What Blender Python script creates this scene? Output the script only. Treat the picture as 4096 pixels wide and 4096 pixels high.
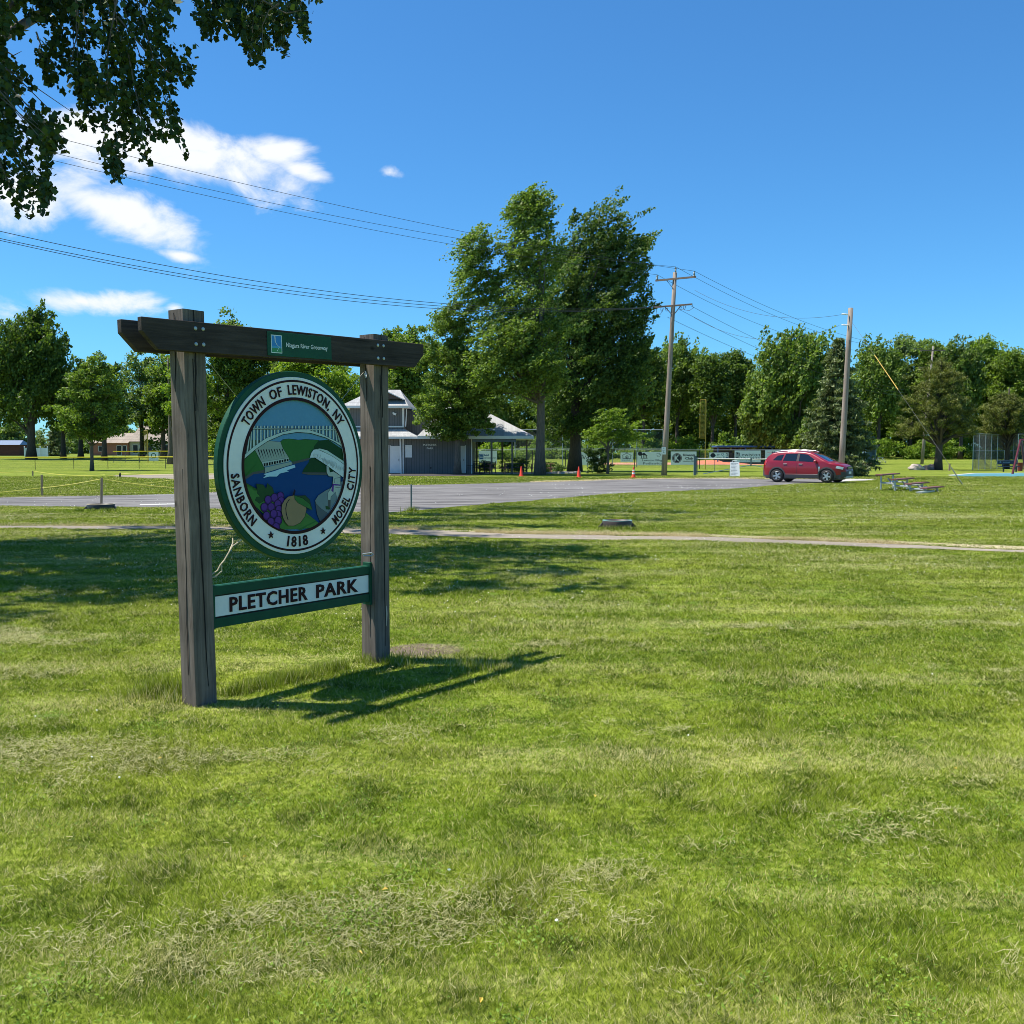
import bpy, bmesh, math, random
import numpy as np
from mathutils import Vector, Matrix
for o in list(bpy.data.objects): bpy.data.objects.remove(o)
scene = bpy.context.scene
COL = scene.collection
# ------------------------------------------------------------------ camera
EYE = 1.6; F = 3929.0; TILT = math.atan(237.0 / 3929.0)
cd = bpy.data.cameras.new('camera'); cam = bpy.data.objects.new('camera', cd); COL.objects.link(cam)
cd.sensor_fit = 'HORIZONTAL'; cd.sensor_width = 36.0; cd.lens = 36.0 * F / 4096.0
cd.clip_start = 0.05; cd.clip_end = 6000.0
cam.location = (0, 0, EYE); cam.rotation_euler = (math.pi / 2 - TILT, 0, 0)
scene.camera = cam
try: scene.cycles.filter_width = 0.9
except Exception: pass
scene.render.resolution_x = 1024; scene.render.resolution_y = 1024
# ------------------------------------------------------------------ light
SUN_EL = math.radians(65.0); SUN_H = math.radians(175.0)          # direction to the sun, from +X towards +Y
sdir = Vector((math.cos(SUN_H) * math.cos(SUN_EL), math.sin(SUN_H) * math.cos(SUN_EL), math.sin(SUN_EL)))
sl = bpy.data.lights.new('sun', 'SUN'); sun = bpy.data.objects.new('sun', sl); COL.objects.link(sun)
sl.energy = 5.0; sl.angle = math.radians(0.5); sl.color = (1.0, 0.95, 0.86)
sun.rotation_euler = sdir.to_track_quat('Z', 'Y').to_euler(); sun.location = (0, 0, 60)
scene.view_settings.view_transform = 'Standard'; scene.view_settings.look = 'None'
scene.view_settings.exposure = 0.62; scene.view_settings.gamma = 1.0

def ray(px, py):
    xx = (px - 2048) / F; yy = -(py - 2048) / F
    c, s = math.cos(TILT), math.sin(TILT)
    return Vector((xx, c + yy * s, -s + yy * c))

world = bpy.data.worlds.new('World'); scene.world = world; world.use_nodes = True
nt = world.node_tree; N = nt.nodes; L = nt.links; N.clear()
wo = N.new('ShaderNodeOutputWorld'); bg = N.new('ShaderNodeBackground'); L.new(bg.outputs[0], wo.inputs[0])
bg.inputs[1].default_value = 0.081
sky = N.new('ShaderNodeTexSky'); sky.sky_type = 'NISHITA'; sky.sun_disc = False
sky.sun_elevation = SUN_EL; sky.sun_rotation = math.radians(90) - SUN_H
sky.altitude = 200; sky.air_density = 1.0; sky.dust_density = 0.3; sky.ozone_density = 3.0
tint = N.new('ShaderNodeMix'); tint.data_type = 'RGBA'; tint.blend_type = 'MULTIPLY'; tint.inputs[0].default_value = 1.0
L.new(sky.outputs[0], tint.inputs[6]); tint.inputs[7].default_value = (0.46, 1.0, 1.38, 1)
tc = N.new('ShaderNodeTexCoord')
def wmath(op, a, b=None, c=None):
    n = N.new('ShaderNodeMath'); n.operation = op
    for i, v in enumerate((a, b, c)):
        if v is None: continue
        if isinstance(v, (int, float)): n.inputs[i].default_value = v
        else: L.new(v, n.inputs[i])
    return n.outputs[0]
sep = N.new('ShaderNodeSeparateXYZ'); L.new(tc.outputs['Generated'], sep.inputs[0])
az = wmath('ARCTAN2', sep.outputs[0], sep.outputs[1]); el = wmath('ARCSINE', sep.outputs[2])
comb = N.new('ShaderNodeCombineXYZ'); L.new(az, comb.inputs[0]); L.new(wmath('MULTIPLY', el, 1.7), comb.inputs[1])
nz = N.new('ShaderNodeTexNoise'); nz.inputs['Scale'].default_value = 13.0; nz.inputs['Detail'].default_value = 10; nz.inputs['Roughness'].default_value = 0.58
nz.inputs['Distortion'].default_value = 0.35
L.new(comb.outputs[0], nz.inputs['Vector'])
# cloud banks, each an ellipse of sky: (x, y, half length, half height, slope) in degrees of azimuth / elevation
def azel(px, py):
    d = ray(px, py).normalized(); return math.atan2(d.x, d.y), math.asin(d.z)
banks = [(780, 640, 480, 125, 0.16, 1), (520, 590, 330, 110, .10, 1), (1080, 600, 200, 85, .12, .8), (1200, 680, 150, 50, .25, .8), (420, 820, 420, 110, 0.34, 1), (60, 760, 260, 120, 0.10, 1), (560, 870, 200, 70, .2, .9), (725, 1023, 130, 32, .12, .85), (330, 1206, 250, 56, .03, .95), (1560, 690, 75, 38, 0, .55),
         (700, 1232, 70, 30, 0, .4), (-600, 500, 700, 200, .1, 1), (-500, 1250, 500, 90, 0, 1)]
acc = None
for (x, y, a, b, sl_, wt) in banks:
    A0, E0 = azel(x, y)
    da = wmath('SUBTRACT', az, A0); de = wmath('ADD', wmath('SUBTRACT', el, E0), wmath('MULTIPLY', da, sl_))
    u = wmath('POWER', wmath('ABSOLUTE', wmath('DIVIDE', da, a / F)), 2.0); v = wmath('POWER', wmath('ABSOLUTE', wmath('DIVIDE', de, b / F)), 2.0)
    m = wmath('MAXIMUM', wmath('SUBTRACT', wt, wmath('POWER', wmath('ADD', u, v), 0.5)), -1.5)
    acc = m if acc is None else wmath('MAXIMUM', acc, m)
dens = wmath('ADD', wmath('MULTIPLY', acc, 1.15), wmath('MULTIPLY', wmath('SUBTRACT', nz.outputs[0], 0.5), 3.1))
mr = N.new('ShaderNodeMapRange'); mr.interpolation_type = 'SMOOTHSTEP'; L.new(dens, mr.inputs[0])
mr.inputs[1].default_value = -0.10; mr.inputs[2].default_value = 0.85
cm = N.new('ShaderNodeMix'); cm.data_type = 'RGBA'; L.new(mr.outputs[0], cm.inputs[0]); L.new(tint.outputs[2], cm.inputs[6])
cm.inputs[7].default_value = (7.9, 8.2, 8.6, 1)
L.new(cm.outputs[2], bg.inputs[0])

# ------------------------------------------------------------------ terrain height
GX = [0, 95, 130, 160, 220, 300, 600, 3000]; GZ = [0, 0, .35, .9, 1.0, 1.3, 1.3, 1.3]
def gz(y): return float(np.interp(y, GX, GZ))
def G(px, py):                      # the point of the ground seen at a pixel of the 4096 photograph
    d = ray(px, py); z = 0.0
    for i in range(40):
        k = (z - EYE) / d.z; z = gz(d.y * k)
    return Vector((d.x * k, d.y * k, z))
def A(px, py, Y):                   # the point at distance Y along a sight line
    d = ray(px, py); k = Y / d.y; return Vector((d.x * k, Y, EYE + d.z * k))
def at(px, Y):                      # ground point at distance Y under a pixel column
    x = (px - 2048) / F * Y; return Vector((x, Y, gz(Y)))
def H(dy, Y): return dy * Y / F      # pixel size -> metres at distance Y

# ------------------------------------------------------------------ mesh helpers
class MB:
    def __init__(s): s.v = []; s.f = []; s.m = []
    def add(s, vs, fs, mi=0):
        b = len(s.v); s.v += [tuple(p) for p in vs]; s.f += [tuple(i + b for i in f) for f in fs]; s.m += [mi] * len(fs); return s
    def box(s, c, d, mi=0, rz=0.0, M=None):
        x, y, z = d[0] / 2, d[1] / 2, d[2] / 2
        vs = [Vector((a * x, b * y, e * z)) for e in (-1, 1) for a, b in ((-1, -1), (1, -1), (1, 1), (-1, 1))]
        R = Matrix.Rotation(rz, 3, 'Z') if M is None else M
        return s.add([R @ v + Vector(c) for v in vs], [(3, 2, 1, 0), (4, 5, 6, 7), (0, 1, 5, 4), (1, 2, 6, 5), (2, 3, 7, 6), (3, 0, 4, 7)], mi)
    def beam(s, a, b, w, h, mi=0, up=(0, 0, 1)):
        a = Vector(a); b = Vector(b); d = (b - a); Ln = d.length; d.normalize()
        if abs(d.dot(Vector(up))) > .99: up = (0, 1, 0)
        sx = d.cross(Vector(up)).normalized(); uz = sx.cross(d)
        return s.box((a + b) / 2, (w, Ln, h), mi, M=Matrix((sx, d, uz)).transposed())
    def tube(s, pts, r, n=8, mi=0, cap=True):
        pts = [Vector(p) for p in pts]; rs = r if isinstance(r, (list, tuple)) else [r] * len(pts)
        b = len(s.v); prev = None
        for i, p in enumerate(pts):
            d = (pts[min(i + 1, len(pts) - 1)] - pts[max(i - 1, 0)]).normalized()
            if prev is None: prev = d.orthogonal().normalized()
            u = (prev - d * prev.dot(d)).normalized(); prev = u; w = d.cross(u)
            for k in range(n):
                a = 2 * math.pi * k / n; s.v.append(tuple(p + (u * math.cos(a) + w * math.sin(a)) * rs[i]))
        for i in range(len(pts) - 1):
            for k in range(n):
                a0 = b + i * n + k; a1 = b + i * n + (k + 1) % n; s.f.append((a0, a1, a1 + n, a0 + n)); s.m.append(mi)
        if cap:
            s.f.append(tuple(b + k for k in reversed(range(n)))); s.m.append(mi)
            s.f.append(tuple(b + (len(pts) - 1) * n + k for k in range(n))); s.m.append(mi)
        return s
    def lathe(s, prof, n=24, c=(0, 0, 0), mi=0, axis='Z'):
        b = len(s.v); c = Vector(c)
        for (r, z) in prof:
            for k in range(n):
                a = 2 * math.pi * k / n; p = Vector((r * math.cos(a), r * math.sin(a), z))
                if axis == 'Y': p = Vector((p.x, p.z, p.y))
                s.v.append(tuple(p + c))
        for i in range(len(prof) - 1):
            for k in range(n):
                a0 = b + i * n + k; a1 = b + i * n + (k + 1) % n
                q = (a0, a1, a1 + n, a0 + n); s.f.append(q if axis == 'Z' else q[::-1]); s.m.append(mi)
        return s
    def prism(s, poly, y0, y1, mi=0, tf=None):      # polygon in x,z extruded along y
        n = len(poly); vs = [Vector((x, y0, z)) for x, z in poly] + [Vector((x, y1, z)) for x, z in poly]
        if tf: vs = [tf @ v for v in vs]
        fs = [tuple(range(n)), tuple(range(2 * n - 1, n - 1, -1))] + [(i, i + n, (i + 1) % n + n, (i + 1) % n) for i in range(n)]
        return s.add(vs, fs, mi)
    def obj(s, name, mats, parent=None, loc=None, rot=None, smooth=False, bevel=0.0, recalc=True):
        me = bpy.data.meshes.new(name); me.from_pydata(s.v, [], s.f)
        mats = mats if isinstance(mats, (list, tuple)) else [mats]
        for m in mats: me.materials.append(m)
        me.polygons.foreach_set('material_index', s.m)
        if recalc or bevel:
            bm = bmesh.new(); bm.from_mesh(me)
            if recalc: bmesh.ops.recalc_face_normals(bm, faces=bm.faces)
            if bevel: bmesh.ops.bevel(bm, geom=[e for e in bm.edges if len(e.link_faces) == 2 and e.calc_face_angle() > .5], offset=bevel, segments=1, affect='EDGES', profile=.5)
            bm.to_mesh(me); bm.free()
        if smooth: me.polygons.foreach_set('use_smooth', [True] * len(me.polygons))
        o = bpy.data.objects.new(name, me); COL.objects.link(o)
        if parent: o.parent = parent
        if loc is not None: o.location = loc
        if rot is not None: o.rotation_euler = rot
        return o

def tag(o, label=None, cat=None, group=None, kind=None):
    if label: o['label'] = label
    if cat: o['category'] = cat
    if group: o['group'] = group
    if kind: o['kind'] = kind
    return o
def thing(name, label, cat, loc=(0, 0, 0), rz=0.0, group=None):
    o = bpy.data.objects.new(name, None); o.empty_display_size = .2; COL.objects.link(o)
    o.location = loc; o.rotation_euler = (0, 0, rz); return tag(o, label, cat, group)
def copy_tree(o, parent=None):
    c = o.copy(); COL.objects.link(c)
    if parent: c.parent = parent
    for ch in [x for x in COL.objects if x.parent == o]: copy_tree(ch, c)
    return c
def npmesh(name, V, nper, mat, parent=None, loc=None):
    """many loose faces of nper corners each, vertices in order"""
    n = len(V) // nper; me = bpy.data.meshes.new(name)
    me.vertices.add(len(V)); me.vertices.foreach_set('co', V.astype(np.float32).ravel())
    me.loops.add(n * nper); me.loops.foreach_set('vertex_index', np.arange(n * nper, dtype=np.int32))
    me.polygons.add(n); me.polygons.foreach_set('loop_start', np.arange(0, n * nper, nper, dtype=np.int32))
    me.materials.append(mat); me.update(calc_edges=True)
    o = bpy.data.objects.new(name, me); COL.objects.link(o)
    if parent: o.parent = parent
    if loc is not None: o.location = loc
    return o
def text_geo(txt, size=1.0, extrude=.0, bold=0.0, align='CENTER', spacing=1.0):
    cu = bpy.data.curves.new('t', 'FONT'); cu.body = txt; cu.size = size; cu.extrude = extrude; cu.offset = bold * size
    cu.align_x = align; cu.space_character = spacing; cu.resolution_u = 2
    o = bpy.data.objects.new('t', cu); COL.objects.link(o)
    dg = bpy.context.evaluated_depsgraph_get(); dg.update()
    me = bpy.data.meshes.new_from_object(o.evaluated_get(dg))
    vs = [v.co.copy() for v in me.vertices]; fs = [tuple(p.vertices) for p in me.polygons]
    bpy.data.objects.remove(o); bpy.data.curves.remove(cu); bpy.data.meshes.remove(me)
    return vs, fs
def put_text(mb, txt, cx, cz, w, h, y, mi=0, bold=0.0, ext=.002, spacing=1.0):
    """text standing in the xz plane, scaled to the box w x h round (cx,cz), facing -y"""
    vs, fs = text_geo(txt, 1.0, 0, bold, 'LEFT', spacing)
    if not vs: return
    x0 = min(v.x for v in vs); x1 = max(v.x for v in vs); y0 = min(v.y for v in vs); y1 = max(v.y for v in vs)
    n = len(vs); P = []
    for v in vs: P.append(((v.x - x0) / (x1 - x0) * w + cx - w / 2, y - ext, (v.y - y0) / (y1 - y0) * h + cz - h / 2))
    mb.add(P, fs, mi)

# ------------------------------------------------------------------ materials
def mat(name, col, rough=.6, var=0.0, scale=4.0, bump=0.0, bscale=None, metal=0.0, spec=.5, stretch=(1, 1, 1), col2=None, coat=0.0, detail=6):
    m = bpy.data.materials.new(name); m.use_nodes = True; t = m.node_tree; n = t.nodes; l = t.links
    b = n['Principled BSDF']; b.inputs['Roughness'].default_value = rough; b.inputs['Metallic'].default_value = metal
    b.inputs['Specular IOR Level'].default_value = spec; b.inputs['Coat Weight'].default_value = coat; b.inputs['Coat Roughness'].default_value = .04
    c = (*col, 1); b.inputs['Base Color'].default_value = c
    if var or col2 or bump:
        tc = n.new('ShaderNodeTexCoord'); mp = n.new('ShaderNodeMapping'); l.new(tc.outputs['Object'], mp.inputs[0]); mp.inputs['Scale'].default_value = stretch
        nz = n.new('ShaderNodeTexNoise'); nz.inputs['Scale'].default_value = scale; nz.inputs['Detail'].default_value = detail; nz.inputs['Roughness'].default_value = .65
        l.new(mp.outputs[0], nz.inputs['Vector'])
        if var or col2:
            r = n.new('ShaderNodeValToRGB'); l.new(nz.outputs[0], r.inputs[0])
            a = r.color_ramp.elements; a[0].position = .3; a[1].position = .7
            lo = tuple(x * (1 - var) for x in col); hi = tuple(min(1, x * (1 + var)) for x in (col2 or col))
            a[0].color = (*lo, 1); a[1].color = (*hi, 1); l.new(r.outputs[0], b.inputs['Base Color'])
        if bump:
            bp = n.new('ShaderNodeBump'); bp.inputs['Strength'].default_value = min(1, bump); bp.inputs['Distance'].default_value = .01
            if bscale:
                n2 = n.new('ShaderNodeTexNoise'); n2.inputs['Scale'].default_value = bscale; n2.inputs['Detail'].default_value = 5
                l.new(mp.outputs[0], n2.inputs['Vector']); l.new(n2.outputs[0], bp.inputs['Height'])
            else: l.new(nz.outputs[0], bp.inputs['Height'])
            l.new(bp.outputs[0], b.inputs['Normal'])
    return m
def wood(name, base, dark, axis='Z', sc=1.0):
    """weathered timber: grain along one axis, dark checks and knots"""
    m = bpy.data.materials.new(name); m.use_nodes = True; t = m.node_tree; n = t.nodes; l = t.links; b = n['Principled BSDF']
    tc = n.new('ShaderNodeTexCoord'); mp = n.new('ShaderNodeMapping'); l.new(tc.outputs['Object'], mp.inputs[0])
    s = (22, 22, 1.1) if axis == 'Z' else (1.1, 22, 22); mp.inputs['Scale'].default_value = tuple(x * sc for x in s)
    nz = n.new('ShaderNodeTexNoise'); nz.inputs['Scale'].default_value = 1.6; nz.inputs['Detail'].default_value = 9; nz.inputs['Roughness'].default_value = .7; nz.inputs['Distortion'].default_value = .9
    l.new(mp.outputs[0], nz.inputs['Vector'])
    r = n.new('ShaderNodeValToRGB'); l.new(nz.outputs[0], r.inputs[0]); e = r.color_ramp.elements
    e[0].position = .32; e[0].color = (*dark, 1); e[1].position = .62; e[1].color = (*base, 1)
    x = r.color_ramp.elements.new(.40); x.color = (*[.55 * a + .45 * c for a, c in zip(dark, base)], 1)
    n2 = n.new('ShaderNodeTexNoise'); n2.inputs['Scale'].default_value = 3.0; n2.inputs['Detail'].default_value = 4; l.new(tc.outputs['Object'], n2.inputs['Vector'])
    mr = n.new('ShaderNodeMapRange'); l.new(n2.outputs[0], mr.inputs[0]); mr.inputs[1].default_value = .3; mr.inputs[2].default_value = .7; mr.inputs[3].default_value = .75; mr.inputs[4].default_value = 1.2
    vo = n.new('ShaderNodeTexVoronoi'); vo.inputs['Scale'].default_value = 3.2
    m2 = n.new('ShaderNodeMapping'); l.new(tc.outputs['Object'], m2.inputs[0]); m2.inputs['Scale'].default_value = (1.6, 1.6, 1) if axis == 'Z' else (1, 1.6, 1.6); l.new(m2.outputs[0], vo.inputs['Vector'])
    kn = n.new('ShaderNodeMapRange'); l.new(vo.outputs['Distance'], kn.inputs[0]); kn.inputs[1].default_value = .04; kn.inputs[2].default_value = .10; kn.inputs[3].default_value = .35; kn.inputs[4].default_value = 1.0
    mm = n.new('ShaderNodeMath'); mm.operation = 'MULTIPLY'; l.new(mr.outputs[0], mm.inputs[0]); l.new(kn.outputs[0], mm.inputs[1])
    mx = n.new('ShaderNodeMix'); mx.data_type = 'RGBA'; mx.blend_type = 'MULTIPLY'; mx.inputs[0].default_value = 1; l.new(r.outputs[0], mx.inputs[6]); l.new(mm.outputs[0], mx.inputs[7])
    l.new(mx.outputs[2], b.inputs['Base Color']); b.inputs['Roughness'].default_value = .85; b.inputs['Specular IOR Level'].default_value = .15
    bp = n.new('ShaderNodeBump'); bp.inputs['Strength'].default_value = .7; bp.inputs['Distance'].default_value = .004; l.new(nz.outputs[0], bp.inputs['Height']); l.new(bp.outputs[0], b.inputs['Normal'])
    return m
def foliage(name, dark, light, trans=.3, clump=.35, tcol=None):
    m = bpy.data.materials.new(name); m.use_nodes = True; t = m.node_tree; n = t.nodes; l = t.links; b = n['Principled BSDF']; out = n['Material Output']
    g = n.new('ShaderNodeNewGeometry'); tc = n.new('ShaderNodeTexCoord')
    nz = n.new('ShaderNodeTexNoise'); nz.inputs['Scale'].default_value = clump; nz.inputs['Detail'].default_value = 3; l.new(tc.outputs['Object'], nz.inputs['Vector'])
    ad = n.new('ShaderNodeMath'); ad.operation = 'MULTIPLY_ADD'; l.new(nz.outputs[0], ad.inputs[0]); ad.inputs[1].default_value = 1.4; ad.inputs[2].default_value = -.7
    a2 = n.new('ShaderNodeMath'); a2.operation = 'ADD'; l.new(ad.outputs[0], a2.inputs[0]); l.new(g.outputs['Random Per Island'], a2.inputs[1]); a2.use_clamp = True
    mx = n.new('ShaderNodeMix'); mx.data_type = 'RGBA'; l.new(a2.outputs[0], mx.inputs[0]); mx.inputs[6].default_value = (*dark, 1); mx.inputs[7].default_value = (*light, 1)
    l.new(mx.outputs[2], b.inputs['Base Color']); b.inputs['Roughness'].default_value = .5; b.inputs['Specular IOR Level'].default_value = .22
    tr = n.new('ShaderNodeBsdfTranslucent'); m3 = n.new('ShaderNodeMix'); m3.data_type = 'RGBA'; m3.blend_type = 'MULTIPLY'; m3.inputs[0].default_value = 1
    l.new(mx.outputs[2], m3.inputs[6]); m3.inputs[7].default_value = (*(tcol or (1.35, 1.5, .5)), 1); l.new(m3.outputs[2], tr.inputs[0])
    ms = n.new('ShaderNodeMixShader'); ms.inputs[0].default_value = trans; l.new(b.outputs[0], ms.inputs[1]); l.new(tr.outputs[0], ms.inputs[2]); l.new(ms.outputs[0], out.inputs[0])
    return m

GLO = dict(dark=(.042, .080, .004), mid=(.176, .268, .011), yel=(.345, .41, .04), straw=(.60, .55, .24))
def grass_colour(n, l, rnd=None, blades=True):
    """colour of the lawn from world position: patches, mowing streaks, dry clippings"""
    g = n.new('ShaderNodeNewGeometry')
    def noise(scale, st=(1, 1, 1), det=4, rough=.6):
        mp = n.new('ShaderNodeMapping'); l.new(g.outputs['Position'], mp.inputs[0]); mp.inputs['Scale'].default_value = st; mp.inputs['Rotation'].default_value = (0, 0, .12)
        z = n.new('ShaderNodeTexNoise'); z.inputs['Scale'].default_value = scale; z.inputs['Detail'].default_value = det; z.inputs['Roughness'].default_value = rough
        l.new(mp.outputs[0], z.inputs['Vector']); return z.outputs[0]
    def rng(v, a, b, lo=0., hi=1.):
        r = n.new('ShaderNodeMapRange'); l.new(v, r.inputs[0]); r.inputs[1].default_value = a; r.inputs[2].default_value = b; r.inputs[3].default_value = lo; r.inputs[4].default_value = hi; return r.outputs[0]
    def mix(f, a, b):
        x = n.new('ShaderNodeMix'); x.data_type = 'RGBA'; l.new(f, x.inputs[0])
        for s, v in ((6, a), (7, b)):
            if isinstance(v, tuple): x.inputs[s].default_value = (*v, 1)
            else: l.new(v, x.inputs[s])
        return x.outputs[2]
    def ma(op, a, b):
        x = n.new('ShaderNodeMath'); x.operation = op; x.use_clamp = True
        for i, v in enumerate((a, b)):
            if isinstance(v, float): x.inputs[i].default_value = v
            else: l.new(v, x.inputs[i])
        return x.outputs[0]
    big = noise(.55, det=5); streak = noise(.9, (.22, 1.5, 1), 5, .65); fine = noise(3.0, det=6, rough=.75)
    c = mix(rng(big, .38, .62), GLO['mid'], GLO['yel'])
    c = mix(ma('MULTIPLY', rng(fine, .47, .60), .85), c, GLO['dark']); c = mix(ma('MULTIPLY', rng(noise(7.0, det=5, rough=.8), .52, .66), .5), c, (.46, .46, .12))
    row = noise(.14, (.25, 1.6, 1), 4, .6); c = mix(ma('MULTIPLY', rng(row, .50, .60), .42), c, (.09, .14, .012)); c = mix(ma('MULTIPLY', rng(row, .48, .38), .32), c, (.36, .38, .08))
    if blades:
        i = g.outputs['Random Per Island']
        c = mix(rng(i, .0, .45, .92, 0.), c, GLO['dark']); c = mix(rng(i, .66, 1.0, 0., .9), c, GLO['yel'])
        s = rng(streak, .50, .70, .08, .60)
        j = n.new('ShaderNodeMath'); j.operation = 'MULTIPLY'; l.new(i, j.inputs[0]); j.inputs[1].default_value = 37.0
        jf = n.new('ShaderNodeMath'); jf.operation = 'FRACT'; l.new(j.outputs[0], jf.inputs[0])
        cmp = n.new('ShaderNodeMath'); cmp.operation = 'LESS_THAN'; l.new(jf.outputs[0], cmp.inputs[0]); l.new(s, cmp.inputs[1])
        c = mix(cmp.outputs[0], c, GLO['straw'])
    else:
        s = rng(streak, .50, .72, .10, .55); sp = noise(26., det=3)
        c = mix(rng(sp, .35, .70, .75, 0.12), c, GLO['dark']); c = mix(ma('MULTIPLY', s, rng(sp, .40, .62)), c, GLO['straw'])
    return c, g, noise, rng, mix
def grass_mat(name, blades):
    m = bpy.data.materials.new(name); m.use_nodes = True; t = m.node_tree; n = t.nodes; l = t.links; b = n['Principled BSDF']; out = n['Material Output']
    c, g, noise, rng, mix = grass_colour(n, l, blades=blades)
    b.inputs['Roughness'].default_value = .55 if blades else .9; b.inputs['Specular IOR Level'].default_value = .06 if blades else .03
    if blades:
        l.new(c, b.inputs['Base Color'])
        tr = n.new('ShaderNodeBsdfTranslucent'); l.new(c, tr.inputs[0]); ms = n.new('ShaderNodeMixShader'); ms.inputs[0].default_value = .30
        l.new(b.outputs[0], ms.inputs[1]); l.new(tr.outputs[0], ms.inputs[2]); l.new(ms.outputs[0], out.inputs[0])
    else:
        # bare soil beside the sign's far post
        sx = n.new('ShaderNodeSeparateXYZ'); l.new(g.outputs['Position'], sx.inputs[0])
        def mth(op, a, bb):
            x = n.new('ShaderNodeMath'); x.operation = op
            for i, v in enumerate((a, bb)):
                if isinstance(v, (int, float)): x.inputs[i].default_value = v
                else: l.new(v, x.inputs[i])
            return x.outputs[0]
        q = G(1690, 2600)
        e = mth('ADD', mth('POWER', mth('ABSOLUTE', mth('DIVIDE', mth('SUBTRACT', sx.outputs[0], q.x), .33), 0), 2.), mth('POWER', mth('ABSOLUTE', mth('DIVIDE', mth('SUBTRACT', sx.outputs[1], q.y), .28), 0), 2.))
        e = mth('ADD', e, mth('MULTIPLY', noise(5.0), 1.0))
        c = mix(rng(e, 1.1, 1.6), (.17, .13, .10), c)
        l.new(c, b.inputs['Base Color'])
        bp = n.new('ShaderNodeBump'); bp.inputs['Strength'].default_value = .8; bp.inputs['Distance'].default_value = .03; l.new(noise(18., det=6), bp.inputs['Height']); l.new(bp.outputs[0], b.inputs['Normal'])
    return m
def asphalt(name, base, crack=True):
    m = bpy.data.materials.new(name); m.use_nodes = True; t = m.node_tree; n = t.nodes; l = t.links; b = n['Principled BSDF']
    g = n.new('ShaderNodeNewGeometry')
    def nz(s, st=(1, 1, 1), d=6):
        mp = n.new('ShaderNodeMapping'); l.new(g.outputs['Position'], mp.inputs[0]); mp.inputs['Scale'].default_value = st
        z = n.new('ShaderNodeTexNoise'); z.inputs['Scale'].default_value = s; z.inputs['Detail'].default_value = d; z.inputs['Roughness'].default_value = .7; l.new(mp.outputs[0], z.inputs['Vector']); return z.outputs[0]
    r = n.new('ShaderNodeValToRGB'); l.new(nz(.35, (.35, 1, 1)), r.inputs[0]); e = r.color_ramp.elements; e[0].position = .35; e[1].position = .65
    e[0].color = (*[x * .78 for x in base], 1); e[1].color = (*[x * 1.15 for x in base], 1)
    r2 = n.new('ShaderNodeValToRGB'); l.new(nz(1.6, (.18, 1.6, 1), 8), r2.inputs[0]); e = r2.color_ramp.elements; e[0].position = .43; e[1].position = .53; e[0].color = (.42, .41, .42, 1); e[1].color = (1, 1, 1, 1)
    x = n.new('ShaderNodeMix'); x.data_type = 'RGBA'; x.blend_type = 'MULTIPLY'; x.inputs[0].default_value = 1.0 if crack else .3; l.new(r.outputs[0], x.inputs[6]); l.new(r2.outputs[0], x.inputs[7])
    r3 = n.new('ShaderNodeValToRGB'); l.new(nz(60, d=2), r3.inputs[0]); e = r3.color_ramp.elements; e[0].position = .3; e[1].position = .7; e[0].color = (.8, .8, .8, 1); e[1].color = (1.18, 1.18, 1.15, 1)
    y = n.new('ShaderNodeMix'); y.data_type = 'RGBA'; y.blend_type = 'MULTIPLY'; y.inputs[0].default_value = 1; l.new(x.outputs[2], y.inputs[6]); l.new(r3.outputs[0], y.inputs[7])
    l.new(y.outputs[2], b.inputs['Base Color']); b.inputs['Roughness'].default_value = .9; b.inputs['Specular IOR Level'].default_value = .2
    bp = n.new('ShaderNodeBump'); bp.inputs['Strength'].default_value = .5; bp.inputs['Distance'].default_value = .01; l.new(nz(80, d=3), bp.inputs['Height']); l.new(bp.outputs[0], b.inputs['Normal'])
    return m

M_ground = grass_mat('lawn_ground', False); M_blade = grass_mat('grass_blade', True)
M_asph = asphalt('parking_asphalt', (.205, .196, .19)); M_path = asphalt('path_asphalt', (.29, .25, .195), False)
M_conc = mat('concrete', (.45, .42, .37), .9, .15, 2, .3, 20)
M_black = mat('black_metal', (.02, .022, .025), .5); M_galv = mat('galvanised', (.42, .45, .46), .45, .15, 6, metal=.6)
M_white = mat('white_paint', (.78, .78, .76), .5, .06, 3); M_dkgrey = mat('dark_grey_paint', (.09, .11, .13), .5, .1)

# ------------------------------------------------------------------ ground
def sheet(name, poly, z, m, n=1, label=None):
    """flat polygon draped on the terrain, cut into strips along y"""
    bm = bmesh.new(); vs = [bm.verts.new((x, y, 0)) for x, y in poly]; bm.faces.new(vs)
    ys = [p[1] for p in poly]
    for c in GX[1:5]:
        if min(ys) < c < max(ys): bmesh.ops.bisect_plane(bm, geom=bm.verts[:] + bm.edges[:] + bm.faces[:], plane_co=(0, c, 0), plane_no=(0, 1, 0))
    for v in bm.verts: v.co.z = gz(v.co.y) + z
    bmesh.ops.recalc_face_normals(bm, faces=bm.faces)
    if sum(f.normal.z for f in bm.faces) < 0: bmesh.ops.reverse_faces(bm, faces=bm.faces)
    me = bpy.data.meshes.new(name); bm.to_mesh(me); bm.free(); me.materials.append(m)
    o = bpy.data.objects.new(name, me); COL.objects.link(o); tag(o, kind='structure'); return o
mb = MB(); ys = [-30] + list(range(0, 95, 5)) + GX[1:]; xs = [-3000, -600, -200, -100, -50, -20, -10, 0, 10, 20, 50, 100, 200, 600, 3000]
for y in ys:
    for x in xs: mb.v.append((x, y, gz(y)))
nx = len(xs)
for j in range(len(ys) - 1):
    for i in range(nx - 1): a = j * nx + i; mb.f.append((a, a + 1, a + nx + 1, a + nx)); mb.m.append(0)
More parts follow.
